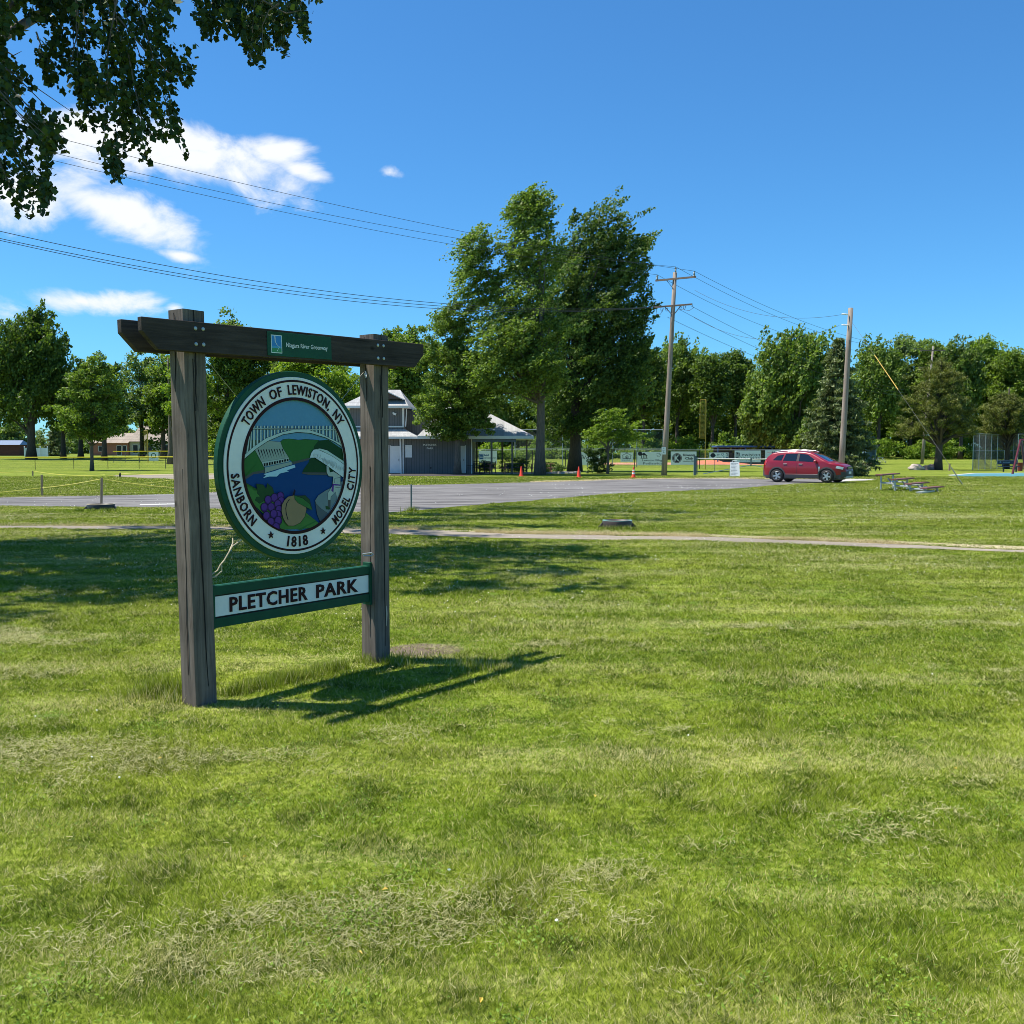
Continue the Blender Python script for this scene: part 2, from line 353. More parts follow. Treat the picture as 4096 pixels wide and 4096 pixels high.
tag(mb.obj('ground', M_ground), kind='structure')
def wob(pts, amp, seed, step=1.2):
    r = random.Random(seed); out = []
    for (a, b) in zip(pts, pts[1:] + pts[:1]):
        L_ = math.hypot(b[0] - a[0], b[1] - a[1]); k = max(1, int(L_ / step))
        for i in range(k):
            t = i / k; out.append((a[0] + (b[0] - a[0]) * t + r.uniform(-amp, amp) * (i > 0), a[1] + (b[1] - a[1]) * t + r.uniform(-amp, amp) * (i > 0)))
    return out
g2 = lambda x, y: tuple(G(x * 2.12, y * 2.12)[:2])
lot_near = [g2(-250, 953.5), g2(0, 954.6), g2(330, 958), g2(500, 963), g2(736, 967), g2(961, 948), g2(1151, 932), g2(1391, 922), g2(1500, 913), g2(1627, 907.6)]
lot_far = [g2(1655, 905), g2(1600, 903.5), g2(1438, 904.6), g2(1391, 903), g2(1234, 903.6), g2(1014, 910), g2(736, 916.5), g2(500, 924), g2(330, 932.5), g2(0, 939), g2(-250, 942)]
LOT = wob(lot_near + lot_far, .10, 3)
sheet('parking_lot', LOT, .006, M_asph)
path_near = [(-400, 996), (0, 997), (330, 999), (500, 1002), (736, 1008.6), (961, 1016), (1341, 1020.3), (1595, 1030.8), (1932, 1043), (2500, 1066)]
path_far = [(2500, 1060), (1932, 1039), (1595, 1024), (1341, 1014), (961, 1008), (736, 999), (330, 993.5), (0, 992.5), (-400, 992)]
PATH = wob([g2(*p) for p in path_near + path_far], .11, 5, .55)
sheet('footpath', PATH, .008, M_path)
DRY = wob([g2(*p) for p in [(700, 999), (961, 1007), (1341, 1013), (1595, 1023), (1932, 1038), (2500, 1059), (2500, 1050), (1932, 1031), (1595, 1018), (1341, 1008.5), (961, 1003), (700, 996)]], .16, 15, .5)
DRYM = mat('dry_verge_soil', (.30, .24, .14), .95, .3, 9, .6, 25, col2=(.46, .39, .22))
sheet('dry_verge', DRY, .004, DRYM)
DRY2 = wob([g2(*p) for p in [(1000, 910.5), (1234, 904.2), (1391, 903.6), (1600, 903.8), (1600, 901.5), (1391, 901.2), (1234, 901.8), (1000, 907.5)]], .3, 16, 1.5)
sheet('dry_verge', DRY2, .004, DRYM)
WALK = wob([g2(*p) for p in ((205, 897.5), (330, 894), (735, 891), (736, 898.5), (520, 905), (330, 904), (260, 902))], .15, 6)
sheet('access_path', WALK, .006, M_path)
SLAB = [tuple(at(x, y)[:2]) for x, y in ((1560, 73.2), (2200, 73.2), (2240, 80), (1560, 84))]
sheet('pavilion_slab', SLAB, .010, M_conc)
MULCH = wob([tuple(G(x, y)[:2]) for x, y in ((1560, 1903), (1720, 1905), (1870, 1904), (1960, 1897), (1930, 1893), (1560, 1893))], .15, 8)
sheet('mulch_bed', MULCH, .014, mat('mulch', (.05, .042, .038), .95, .3, 12, .8, 30))
sheet('parking_line', [tuple(G(x, y)[:2]) for x, y in ((560, 2018), (705, 2015), (705, 2018.5), (560, 2021.5))], .011, mat('worn_line_paint', (.55, .54, .50), .8, .3, 6))
INF = [tuple(at(x, y)[:2]) for x, y in ((2330, 116), (3400, 112), (3500, 122), (3100, 128), (2300, 126))]
sheet('infield_dirt', wob(INF, .3, 9), .02, mat('infield_clay', (.52, .25, .15), .95, .12, 2))
mo = MB().lathe([(5.0, 0), (4.2, .14), (2.5, .32), (.8, .42), (0.01, .43)], 32)
tag(mo.obj('pitching_mound', mat('mound_clay', (.60, .17, .09), .95, .15, 2), loc=at(2850, 121) + Vector((0, 0, .0)), smooth=True), 'low round orange clay mound on the infield behind the boundary banners', 'mound')
TEAL = [tuple(G(x, y)[:2]) for x, y in ((3800, 1903), (3900, 1894), (4300, 1892), (4700, 1906), (4200, 1908), (3900, 1907))]
sheet('play_surface', TEAL, .012, mat('teal_rubber', (.06, .21, .24), .8, .15, 3))
sheet('play_border', [tuple(G(x, y)[:2]) for x, y in ((3790, 1900), (3890, 1892.5), (4250, 1890.8), (4250, 1892), (3900, 1894), (3800, 1903))], .009, M_conc)
sheet('gravel_strip', wob([tuple(G(x, y)[:2]) for x, y in ((3300, 1921), (3400, 1915), (3500, 1916), (3480, 1921), (3380, 1925))], .1, 4), .010, M_conc)
# ------------------------------------------------------------------ grass
rs = np.random.RandomState(7)
def inpoly(px, py, poly):
    ins = np.zeros(len(px), bool); n = len(poly)
    for i in range(n):
        x1, y1 = poly[i]; x2, y2 = poly[(i + 1) % n]
        c = ((y1 > py) != (y2 > py)) & (px < (x2 - x1) * (py - y1) / (y2 - y1 + 1e-12) + x1); ins ^= c
    return ins
def vnoise(x, y, s, seed):
    g = np.random.RandomState(seed).rand(256, 256); X = x * s; Y = y * s; i = np.floor(X).astype(int); j = np.floor(Y).astype(int); fx = X - i; fy = Y - j
    fx = fx * fx * (3 - 2 * fx); fy = fy * fy * (3 - 2 * fy); i &= 255; j &= 255; i1 = (i + 1) & 255; j1 = (j + 1) & 255
    return (g[i, j] * (1 - fx) + g[i1, j] * fx) * (1 - fy) + (g[i, j1] * (1 - fx) + g[i1, j1] * fx) * fy
SC = Vector((-1.9815, 6.0858, 0)); STH = .939; SD = Vector((math.cos(STH), math.sin(STH), 0)); SN = Vector((math.sin(STH), -math.cos(STH), 0))
soil = G(1690, 2600)
def blades(n, y0, y1, w, h, seed, tall=False):
    r = np.random.RandomState(seed); y = (y0 ** .1 + r.rand(n) * (y1 ** .1 - y0 ** .1)) ** 10; x = (r.rand(n) * 2 - 1) * (.56 * y + 1.0)
    keep = ~(inpoly(x, y, LOT) | inpoly(x, y, PATH) | inpoly(x, y, WALK)) & ~((inpoly(x, y, DRY) | inpoly(x, y, DRY2)) & (r.rand(n) < .8))
    ds = ((x - soil.x) / .34) ** 2 + ((y - soil.y) / .28) ** 2; keep &= ~((ds < 1.1) & (r.rand(n) < .72))
    x = x[keep]; y = y[keep]; n = len(x)
    hh = h * (.55 + .9 * r.rand(n)) * (.65 + .8 * vnoise(x, y, 1.6, 5)) * (.8 + .5 * vnoise(x, y, 9., 6))
    clump = vnoise(x, y, 3.3, 9); hh *= np.where(clump > .8, 1.5, 1.0)
    return x, y, hh * (.9 + .016 * y), n, r, w * (y / 3.5) ** .95
def blade_verts(x, y, hh, n, r, w, lean=1.3):
    a = r.rand(n) * 2 * math.pi; dx = np.cos(a) * w / 2 * (.6 + .8 * r.rand(n)); dy = np.sin(a) * w / 2 * (.6 + .8 * r.rand(n))
    la = vnoise(x, y, 2.5, 12) * 9 + r.randn(n) * 1.9; ln = hh * lean * (.2 + r.rand(n))
    z0 = np.interp(y, GX, GZ) - .004
    V = np.zeros((n, 3, 3)); V[:, 0] = np.stack([x - dx, y - dy, z0], 1); V[:, 1] = np.stack([x + dx, y + dy, z0], 1); V[:, 2] = np.stack([x + np.cos(la) * ln, y + np.sin(la) * ln, z0 + hh], 1)
    return V.reshape(-1, 3)
BV = []
for k, (n_, y0, y1, w, h) in enumerate(((2300000, 2.0, 66.0, .0036, .0175),)):
    BV.append(blade_verts(*blades(n_, y0, y1, w, h, 20 + k)))
# longer, unmown grass: under the sign, round its posts, round the risers and stakes
def tuft_line(a, b, width, n, h, seed, w=.006):
    r = np.random.RandomState(seed); t = r.rand(n); x = a[0] + (b[0] - a[0]) * t + r.randn(n) * width; y = a[1] + (b[1] - a[1]) * t + r.randn(n) * width
    k = vnoise(x, y, 6, seed + 1) > .35; x = x[k]; y = y[k]; n = len(x)
    return blade_verts(x, y, h * (.5 + .8 * r.rand(n)), n, r, w, .55)
C1 = SC + SD * .08 - SN * .08; C2 = SC + SD * (1.607 + .08) - SN * .08
for (a, b, wd, n_, h, w) in ((C1 + SD * .25, C2, .05, 3600, .085, .005), (C2, C2 + Vector((.9, -.3, 0)), .10, 2200, .07, .005), (C1 - Vector((.5, -.25, 0)), C1 - Vector((.12, -.1, 0)), .09, 1500, .07, .005),
                             (G(2400, 2120), G(2560, 2120), .06, 700, .10, .012), (G(300, 2045), G(460, 2045), .08, 500, .10, .016), (G(1630, 2046), G(1660, 2046), .08, 250, .14, .015),
                             (G(640, 2790), G(700, 2770), .1, 900, .12, .006), (G(1600, 3700), G(1610, 3700), .03, 60, .055, .008)):
    BV.append(tuft_line(a, b, wd, n_, h, int(n_ + abs(a[0]) * 10), w))
tag(npmesh('lawn_grass', np.concatenate(BV), 3, M_blade), 'short mown grass blades covering the park lawn', 'grass', kind='stuff')
# dry clippings lying on the lawn
M_straw = foliage('dry_clippings', (.26, .26, .09), (.50, .47, .23), .25, 1.0, (1, 1, .8))
r = np.random.RandomState(41); n = 1300000; y = np.sqrt(r.rand(n) * (26 ** 2 - 2.2 ** 2) + 2.2 ** 2); y = np.where(r.rand(n) < .55, 2.2 + r.rand(n) * 7, y); x = (r.rand(n) * 2 - 1) * (.56 * y + 1)
rot = .12; xr = x * math.cos(rot) + y * math.sin(rot); yr = -x * math.sin(rot) + y * math.cos(rot)
mask = (vnoise(xr * .35, yr, 1.5, 51) * .55 + vnoise(xr * .5, yr, 5., 52) * .3 + vnoise(x, y, 14., 53) * .15)
kp = (r.rand(n) < np.clip((mask - .545) * 2.6, .008, .5)) & ~(inpoly(x, y, LOT) | inpoly(x, y, PATH)); x = x[kp]; y = y[kp]; n = len(x)
a = r.rand(n) * 6.283; ln = (.004 + .015 * r.rand(n)) * (1 + y * .04); wd = .0003 + .00017 * y; z = .010 + .018 * r.rand(n); t1 = r.randn(n) * .006
V = np.zeros((n, 4, 3)); cx, sx = np.cos(a), np.sin(a)
V[:, 0] = np.stack([x - cx * ln - sx * wd, y - sx * ln + cx * wd, z - t1], 1); V[:, 1] = np.stack([x - cx * ln + sx * wd, y - sx * ln - cx * wd, z - t1], 1)
V[:, 2] = np.stack([x + cx * ln + sx * wd, y + sx * ln - cx * wd, z + t1], 1); V[:, 3] = np.stack([x + cx * ln - sx * wd, y + sx * ln + cx * wd, z + t1 + .002], 1)
tag(npmesh('grass_clippings', V.reshape(-1, 3), 4, M_straw), 'pale dry clippings lying in streaks on the mown lawn', 'grass clippings', kind='stuff')
# dead straw along the path and the lot edge
DV = []
def fringe(pts, n, wd, h, w, seed, side=0.0):
    r = np.random.RandomState(seed)
    for a, b in zip(pts, pts[1:]):
        L_ = math.hypot(b[0] - a[0], b[1] - a[1]); k = int(n * L_)
        if k < 1: continue
        t = r.rand(k); off = np.abs(r.randn(k)) * wd + side; nx_, ny_ = -(b[1] - a[1]) / L_, (b[0] - a[0]) / L_
        if ny_ < 0: nx_, ny_ = -nx_, -ny_
        x = a[0] + (b[0] - a[0]) * t + nx_ * off; y = a[1] + (b[1] - a[1]) * t + ny_ * off
        kk = (vnoise(x, y, .7, seed) > .28); x = x[kk]; y = y[kk]; k = len(x)
        DV.append(blade_verts(x, y, h * (.3 + r.rand(k)), k, r, w, 1.6))
fringe([g2(*p) for p in path_far if p[0] > 500], 1500, .42, .055, .013, 61); fringe([g2(*p) for p in path_far if p[0] < 800], 500, .30, .05, .014, 62)
fringe([g2(*p) for p in ((1014, 910), (1234, 903.6), (1391, 903), (1438, 904.6), (1600, 903.5))], 90, .5, .06, .04, 63)
fringe([g2(*p) for p in ((0, 939), (330, 932.5), (736, 916.5), (1014, 910))], 60, .35, .05, .04, 64)
fringe([tuple(G(x, y)[:2]) for x, y in ((3780, 1910), (3900, 1912), (4300, 1912))], 60, .8, .05, .05, 65)
M_dead = foliage('dead_grass', (.38, .30, .14), (.66, .56, .32), .2, 1.0, (1, 1, .8))
tag(npmesh('dry_grass', np.concatenate(DV), 3, M_dead), 'dead straw coloured grass along the edges of path and parking lot', 'dry grass', kind='stuff')
wv = []; r = np.random.RandomState(71)
for i in range(95):
    Yw = 2.4 + 9 * r.rand() ** 1.4; Xw = (r.rand() * 2 - 1) * (.56 * Yw + .5); k = 60 + int(160 * r.rand()); sp = .04 + .12 * r.rand()
    P = np.stack([Xw + r.randn(k) * sp, Yw + r.randn(k) * sp, .016 + .02 * r.rand(k)], 1); t = r.randn(k, 3); t[:, 2] = .25 + .3 * r.rand(k); t /= np.linalg.norm(t, axis=1)[:, None]
    b_ = np.cross(np.array([0, 0, 1.]) + r.randn(k, 3) * .25, t); b_ /= np.linalg.norm(b_, axis=1)[:, None]; s = (.007 + .008 * r.rand(k))[:, None]; V = np.zeros((k, 4, 3))
    V[:, 0] = P - t * s * .5; V[:, 1] = P + b_ * s * .34; V[:, 2] = P + t * s * .6; V[:, 3] = P - b_ * s * .34; wv.append(V.reshape(-1, 3))
tag(npmesh('lawn_weeds', np.concatenate(wv), 4, foliage('weed_leaves', (.09, .16, .014), (.24, .36, .045), .3, 2.0)), 'small broad clover and weed leaves in patches in the near lawn', 'weeds', kind='stuff')
# clover heads and fallen bits
fl = MB(); r = random.Random(5)
def octa(mb, p, s, mi=0):
    if s > .009: mb.lathe([(.001, -s * .8), (s * .8, -s * .45), (s, 0), (s * .75, s * .5), (.001, s * .8)], 7, p, mi); return
    x, y, z = p; mb.add([(x + s, y, z), (x, y + s, z), (x - s, y, z), (x, y - s, z), (x, y, z + s * .8), (x, y, z - s)], [(0, 1, 4), (1, 2, 4), (2, 3, 4), (3, 0, 4), (1, 0, 5), (2, 1, 5), (3, 2, 5), (0, 3, 5)], mi)
px_ = np.random.RandomState(77)
for i in range(5200):
    Y = 9 + 40 * px_.rand() ** 1.3; X = (px_.rand() * 2 - 1) * .56 * Y
    if px_.rand() > (.85 if (X > 1 and Y > 17) else .22): continue
    if vnoise(np.array([X]), np.array([Y]), .35, 88)[0] < .42: continue
    octa(fl, (X, Y, .035 + .02 * px_.rand()), .005 + .00022 * Y)
for X, Y in [(G(x, y).x, G(x, y).y) for x, y in ((1797, 3503), (2226, 3708), (142, 2880), (388, 2856), (368, 3045), (478, 3128), (2753, 2957), (3729, 2708))]: octa(fl, (X, Y, .024), .0075)
tag(fl.obj('clover_flowers', mat('clover_white', (.80, .80, .70), .8)), 'small white clover heads dotted over the lawn', 'clover flowers', kind='stuff')
fl = MB()
for i, (x, y) in enumerate(((1540, 3610), (1925, 4065), (3205, 2590), (3380, 2895), (3820, 3112), (640, 3070), (2380, 3225), (1440, 3870), (980, 3475))):
    p = G(x, y); an = i * 1.3; s = .011; fl.add([(p.x + math.cos(an) * s, p.y + math.sin(an) * s, .05), (p.x - math.sin(an) * s * .6, p.y + math.cos(an) * s * .6, .056), (p.x - math.cos(an) * s, p.y - math.sin(an) * s, .045), (p.x + math.sin(an) * s * .6, p.y - math.cos(an) * s * .6, .052)], [(0, 1, 2, 3)])
tag(fl.obj('fallen_leaves', mat('yellow_leaf', (.60, .42, .06), .6)), 'small yellow leaves scattered on the near lawn', 'fallen leaves', kind='stuff')
# ------------------------------------------------------------------ the park sign
EPS = .0232
M_post = wood('weathered_post', (.215, .175, .145), (.048, .038, .031), 'Z'); M_beam = wood('weathered_beam', (.075, .060, .053), (.017, .014, .013), 'X')
M_green = mat('sign_green', (.006, .072, .037), .55, .22, 6, spec=.25); M_swhite = mat('sign_white', (.80, .81, .78), .5, .08, 5); M_maroon = mat('sign_maroon', (.030, .008, .010), .6, spec=.15)
M_crack = mat('timber_crack', (.012, .010, .009), 1.0)
park = thing('park_sign', 'large wooden park sign with round green and white town seal hung between two weathered posts', 'sign', SC, STH)
def unp(px, py, off):
    d = ray(px, py); n = SN; O = SC + n * off; e = Vector((0, 0, EYE)); k = (O - e).dot(n) / d.dot(n); Q = e + d * k
    u = (Q - O).dot(SD); return (u + EPS * Q.z, Q.z - EPS * u)
S_ = .1565
def post(u, H_, lean, seed):
    r = random.Random(seed); mb = MB(); nz = 26; bvl = .007
    prof = [(bvl, 0), (S_ - bvl, 0), (S_, bvl), (S_, S_ - bvl), (S_ - bvl, S_), (bvl, S_), (0, S_ - bvl), (0, bvl)]
    b = 0
    for i in range(nz + 1):
        z = -.1 + (H_ + .1) * i / nz; sh = -lean * z; w1 = .0025 * math.sin(z * 3 + seed); tw = .02 * (z / H_ - .5)
        for (x, y) in prof:
            cx, cy = x - S_ / 2, y - S_ / 2; mb.v.append((cx * math.cos(tw) - cy * math.sin(tw) + S_ / 2 + sh + w1 + r.uniform(-.0007, .0007), cx * math.sin(tw) + cy * math.cos(tw) + S_ / 2 + r.uniform(-.0007, .0007), z))
    for i in range(nz):
        for k in range(8): a = i * 8 + k; c = i * 8 + (k + 1) % 8; mb.f.append((a, c, c + 8, a + 8)); mb.m.append(0)
    mb.f.append(tuple(nz * 8 + k for k in range(8))); mb.m.append(0)
    o = mb.obj('post', M_post, park, loc=(u, 0, 0))
    # long drying check down the front and end faces
    for (face, x0, zt, zb, wd) in (('f', .062, H_ - .30, .12, .0045), ('f', .075, H_, H_ - .62, .005), ('e', .09, H_ - .02, H_ - .5, .003), ('e', .05, 1.5, .2, .0025)):
        c = MB(); x = x0; nseg = 16
        L_ = []; 
        for i in range(nseg + 1):
            z = zt + (zb - zt) * i / nseg; x += r.uniform(-.004, .005); w = wd * (.35 + .65 * math.sin(math.pi * min(.97, max(.06, i / nseg)))); L_.append((x, z, w))
        for (xa, za, wa), (xb, zb_, wb) in zip(L_, L_[1:]):
            sa, sb = -lean * za, -lean * zb_
            if face == 'f': vs = [(xa - wa + sa, -.003, za), (xa + wa + sa, -.003, za), (xb + wb + sb, -.003, zb_), (xb - wb + sb, -.003, zb_)]
            else: vs = [(-.0035 + sa, xa - wa, za), (-.0035 + sa, xa + wa, za), (-.0035 + sb, xb + wb, zb_), (-.0035 + sb, xb - wb, zb_)]
            vs2 = [(v[0] + (.003 if face == 'e' else 0), v[1] + (.003 if face == 'f' else 0), v[2]) for v in vs]
            c.add(vs + vs2, [(0, 1, 2, 3), (0, 1, 5, 4), (1, 2, 6, 5), (2, 3, 7, 6), (3, 0, 4, 7)])
        c.obj('drying_crack', M_crack, o)
    return o
post(0, 2.4786, .0177, 1); P2 = post(1.607, 2.4853, -.002, 2)
sp = MB().tube([(0, -.004, .36), (.012, -.02, .29), (.03, -.03, .20)], [.004, .007, .002], 6)
ez = sp.obj('wood_splinter', mat('fresh_wood', (.62, .48, .34), .8), P2, loc=(-.002, .01, .10))
ez.rotation_euler = (0, .35, 0)
RIG = dict(rot=(0, -EPS, 0))
def beamobj(y0, y1, a, b):
    zt, zb, zc, bv = 2.4002, 2.2145, 2.3196, .1066; sh = -.042 + EPS * 2.3
    poly = [(-a + sh, zt), (-a + sh, zc), (-a + bv + sh, zb), (1.607 + b - bv + sh, zb), (1.607 + b + sh, zc), (1.607 + b + sh, zt)]
    return MB().prism(poly, y0, y1).obj('beam', M_beam, park, bevel=.003, **RIG)
fb = beamobj(-.0425, -.0012, .3113, .5609); bb = beamobj(S_ + .0012, S_ + .045, .3149, .5609)
for u in (.06, .115, 1.655, 1.715):
    for z in (2.36, 2.265):
        MB().lathe([(.0001, -.005), (.008, -.005), (.0125, -.001), (.0125, .002)], 12, (u + .01, -.0425, z), 0, 'Y').obj('bolt', M_galv, fb)
# plaque on the front beam
pq = MB().box((.905, -.0465, 2.3055), (.571, .004, .158)).obj('plaque', M_green, park, bevel=.001, **RIG)
em = MB(); y = -.0490
def rect(mb, x0, x1, z0, z1, y, mi): mb.add([(x0, y, z0), (x1, y, z0), (x1, y, z1), (x0, y, z1)], [(0, 1, 2, 3)], mi)
ex0, ex1, ez0, ez1 = .650, .742, 2.245, 2.364
rect(em, ex0, ex1, ez0, ez1, y, 0); rect(em, ex0 + .005, ex1 - .005, ez0 + .033, ez1 - .005, y - .0006, 1); rect(em, ex0 + .005, ex1 - .005, ez0 + .033, ez0 + .046, y - .0010, 3); rect(em, ex0 + .005, ex1 - .005, ez0 + .005, ez0 + .033, y - .0006, 2)
pts = [(ex0 + .032, ez1 - .006), (ex0 + .033, ez1 - .028), (ex0 + .034, ez1 - .045), (ex0 + .046, ez1 - .062), (ex0 + .068, ez1 - .078), (ex0 + .072, ez1 - .082)]
for i, (a, b) in enumerate(zip(pts, pts[1:])): w = .0035 - .0005 * i; em.add([(a[0] - w, y - .0014, a[1]), (a[0] + w, y - .0014, a[1]), (b[0] + w, y - .0014, b[1]), (b[0] - w, y - .0014, b[1])], [(0, 1, 2, 3)], 0)
em.add([(ex0 + .060, y - .0014, ez0 + .033), (ex0 + .063, y - .0014, ez0 + .033), (ex0 + .05, y - .0014, ez0 + .013), (ex0 + .045, y - .0014, ez0 + .013)], [(0, 1, 2, 3)], 0)
em.obj('emblem', [mat('emblem_white', (.75, .85, .82), .5), mat('emblem_blue', (.02, .22, .55), .5), mat('emblem_green', (.03, .25, .09), .5), mat('emblem_light_blue', (.05, .33, .55), .5)], pq)
tx = MB(); put_text(tx, 'Niagara River Greenway', .965, 2.3005, .375, .040, -.0490, 0, .008, .0004); tx.obj('lettering', M_swhite, pq)
# round town seal
CU, CZ = .917, 1.488; RO = .652
def CX(x): return CU + x
def ring(mb, r0, r1, y0, y1, mi, n=96):
    """annulus: front at y0, back at y1"""
    b = len(mb.v)
    for rr, yy in ((r0, y0), (r1, y0), (r1, y1), (r0, y1)):
        for k in range(n): a = 2 * math.pi * k / n; mb.v.append((CU + rr * math.cos(a), yy, CZ + rr * math.sin(a)))
    for j in range(4):
        for k in range(n): p = b + j * n + k; q = b + j * n + (k + 1) % n; p2 = b + ((j + 1) % 4) * n + k; q2 = b + ((j + 1) % 4) * n + (k + 1) % n; mb.f.append((p, q, q2, p2)); mb.m.append(mi)
def disc(mb, r0, y, mi, n=96):
    b = len(mb.v); mb.v += [(CU + r0 * math.cos(2 * math.pi * k / n), y, CZ + r0 * math.sin(2 * math.pi * k / n)) for k in range(n)]; mb.f.append(tuple(range(b, b + n))); mb.m.append(mi)
YF = .050
md = MB(); ring(md, .02, RO, YF, YF + .048, 0); seal = md.obj('seal_disc', M_green, park, bevel=.004, **RIG)
rg = MB(); ring(rg, .455, .612, YF - .010, YF - .001, 0); ringo = rg.obj('seal_ring', M_swhite, seal, bevel=.002)
rm = MB(); ring(rm, .578, .592, YF - .0125, YF - .0105, 0); ring(rm, .452, .473, YF - .0135, YF - .0105, 0); rm.obj('ring_line', M_maroon, seal)
def arc_text(txt, a0, a1, r_base, cap, inward, mb):
    """text bent round the seal from angle a0 to a1 (degrees); inward: letter tops towards the centre"""
    vs, fs = text_geo(txt, 1.0, 0, .012, 'LEFT', 1.12)
    x0 = min(v.x for v in vs); x1 = max(v.x for v in vs); hh = max(v.y for v in vs if True); hh = .70
    P = []; Q = []
    for v in vs:
        t = (v.x - x0) / (x1 - x0); a = math.radians(a0 + (a1 - a0) * t); r_ = r_base + (-1 if inward else 1) * v.y / hh * cap
        P.append((CU + r_ * math.cos(a), YF - .0175, CZ + r_ * math.sin(a))); Q.append((P[-1][0], YF - .0105, P[-1][2]))
    n = len(P); mb.add(P, fs)
    ed = {}
    for f in fs:
        for i in range(len(f)):
            e = (f[i], f[(i + 1) % len(f)]); k = tuple(sorted(e)); ed.setdefault(k, []).append(e)
    mb.add(P + Q, [(e[0][0], e[0][1], e[0][1] + n, e[0][0] + n) for e in ed.values() if len(e) == 1])
for wd_, a_, b_, rb_, cp_, inw in (('TOWN', 146.5, 121.6, .492, .066, False), ('OF', 114.9, 103.2, .492, .066, False), ('LEWISTON,', 96.6, 51.6, .492, .066, False), ('NY', 45.6, 34.0, .492, .066, False), ('SANBORN', 183.5, 223.5, .562, .064, True), ('MODEL', 308.5, 332.5, .562, .064, True), ('CITY', 338.6, 357, .562, .064, True), ('1818', 258.3, 278.2, .560, .072, True)):
    tx = MB(); arc_text(wd_, a_, b_, rb_, cp_, inw, tx); tx.obj('ring_lettering', M_maroon, seal, recalc=False)
for a in (-118.6, -64.8):
    a = math.radians(a); cx, cz = CU + .523 * math.cos(a), CZ + .523 * math.sin(a)
    st = [(cx + (.026 if k % 2 == 0 else .0105) * math.sin(k * math.pi / 5), cz + (.026 if k % 2 == 0 else .0105) * math.cos(k * math.pi / 5)) for k in range(10)]
    MB().prism(st, YF - .0175, YF - .0105).obj('ring_star', M_maroon, seal)
# painting: traced outlines unprojected on the plane of the seal, one thin coat over another
PC = dict(sky=(.11, .29, .46), hazyhill=(.10, .17, .11), green=(.035, .15, .035), dkgreen=(.008, .055, .018), water=(.003, .055, .205), dam=(.30, .38, .33), damlight=(.40, .50, .46), bridge=(.48, .62, .58), line=(.012, .01, .02),
          shore=(.08, .09, .09), foam=(.42, .66, .78), fig=(.42, .50, .45), sash=(.10, .03, .26), rock=(.17, .24, .26), rockdk=(.09, .12, .14), grass=(.065, .20, .045), vine=(.022, .075, .025), grape=(.10, .035, .24), grape2=(.055, .015, .14), peach=(.30, .215, .115), leaf=(.04, .16, .04), canoe=(.62, .72, .74), black=(.006, .006, .008))
PN = list(PC); PM = [mat('seal_' + k.replace('dk', 'dark_'), v, .6, .04, 20, spec=.15) for k, v in PC.items()]
pic = MB(); lay = [0]
def PP(x, y): return unp(960 + x * .24323, 1680 + y * .24327, -YF)
def coat(pts, c, up=True, outline=0.0):
    if outline: 
        cx = sum(p[0] for p in pts) / len(pts); cy = sum(p[1] for p in pts) / len(pts)
        q = []
        n = len(pts)
        ar = sum(pts[i][0] * pts[(i + 1) % n][1] - pts[(i + 1) % n][0] * pts[i][1] for i in range(n)); sg = 1 if ar > 0 else -1
        for i in range(n):
            (ax, ay), (bx, by), (ex_, ey_) = pts[i - 1], pts[i], pts[(i + 1) % n]
            d1 = Vector((bx - ax, by - ay)).normalized(); d2 = Vector((ex_ - bx, ey_ - by)).normalized(); m_ = (d1 + d2)
            m_ = m_.normalized() if m_.length > .1 else d1
            q.append((bx + m_.y * outline * sg, by - m_.x * outline * sg))
        coat(q, 'line')
    if up: lay[0] += 1
    y = YF - .0005 - .00016 * lay[0]; uv = []
    for p in pts:
        u, z = PP(*p); dx, dz = u - CU, z - CZ; rr = math.hypot(dx, dz); k = min(1, .462 / rr) if rr > 0 else 1; uv.append((CU + dx * k, y, CZ + dz * k))
    pic.add(uv, [tuple(range(len(uv)))], PN.index(c))
def line(pts, w, c='line'):
    lay[0] += 1
    for a, b in zip(pts, pts[1:]):
        d = Vector((b[0] - a[0], b[1] - a[1])); 
        if d.length < 1e-6: continue
        d.normalize(); ox, oy = -d.y * w / 2, d.x * w / 2; ex_, ey_ = d.x * w * .25, d.y * w * .25
        coat([(a[0] + ox - ex_, a[1] + oy - ey_), (b[0] + ox + ex_, b[1] + oy + ey_), (b[0] - ox + ex_, b[1] - oy + ey_), (a[0] - ox - ex_, a[1] - oy - ey_)], c, False)
ell = lambda x, y, rx, ry, n=22: [(x + rx * math.cos(2 * math.pi * k / n), y + ry * math.sin(2 * math.pi * k / n)) for k in range(n)]
disc(pic, .463, YF - .0004, 0)
coat([(-60, 640), (60, 380), (120, 300), (170, 320), (240, 330), (330, 335), (480, 345), (300, 470), (20, 700), (-60, 720)], 'hazyhill')
coat([(-60, 960), (200, 870), (400, 830), (860, 720), (1140, 650), (1180, 640), (1760, 900), (1760, 1250), (1500, 1720), (1240, 1780), (1060, 1560), (900, 1800), (400, 1700), (-60, 1200)], 'water')
coat([(-60, 700), (20, 690), (250, 485), (330, 640), (400, 770), (400, 815), (340, 835), (210, 858), (20, 962), (-60, 1010)], 'green', outline=4)
coat([(20, 962), (210, 858), (340, 835), (400, 812), (402, 868), (220, 892), (60, 1000), (0, 1050)], 'shore')
coat([(660, 362), (700, 325), (800, 312), (960, 330), (1070, 320), (1240, 330), (1290, 335), (1350, 420), (1350, 520), (1140, 622), (860, 690), (800, 640), (700, 470)], 'green', outline=5)
coat([(850, 692), (1140, 622), (1135, 655), (870, 728)], 'shore', outline=2)
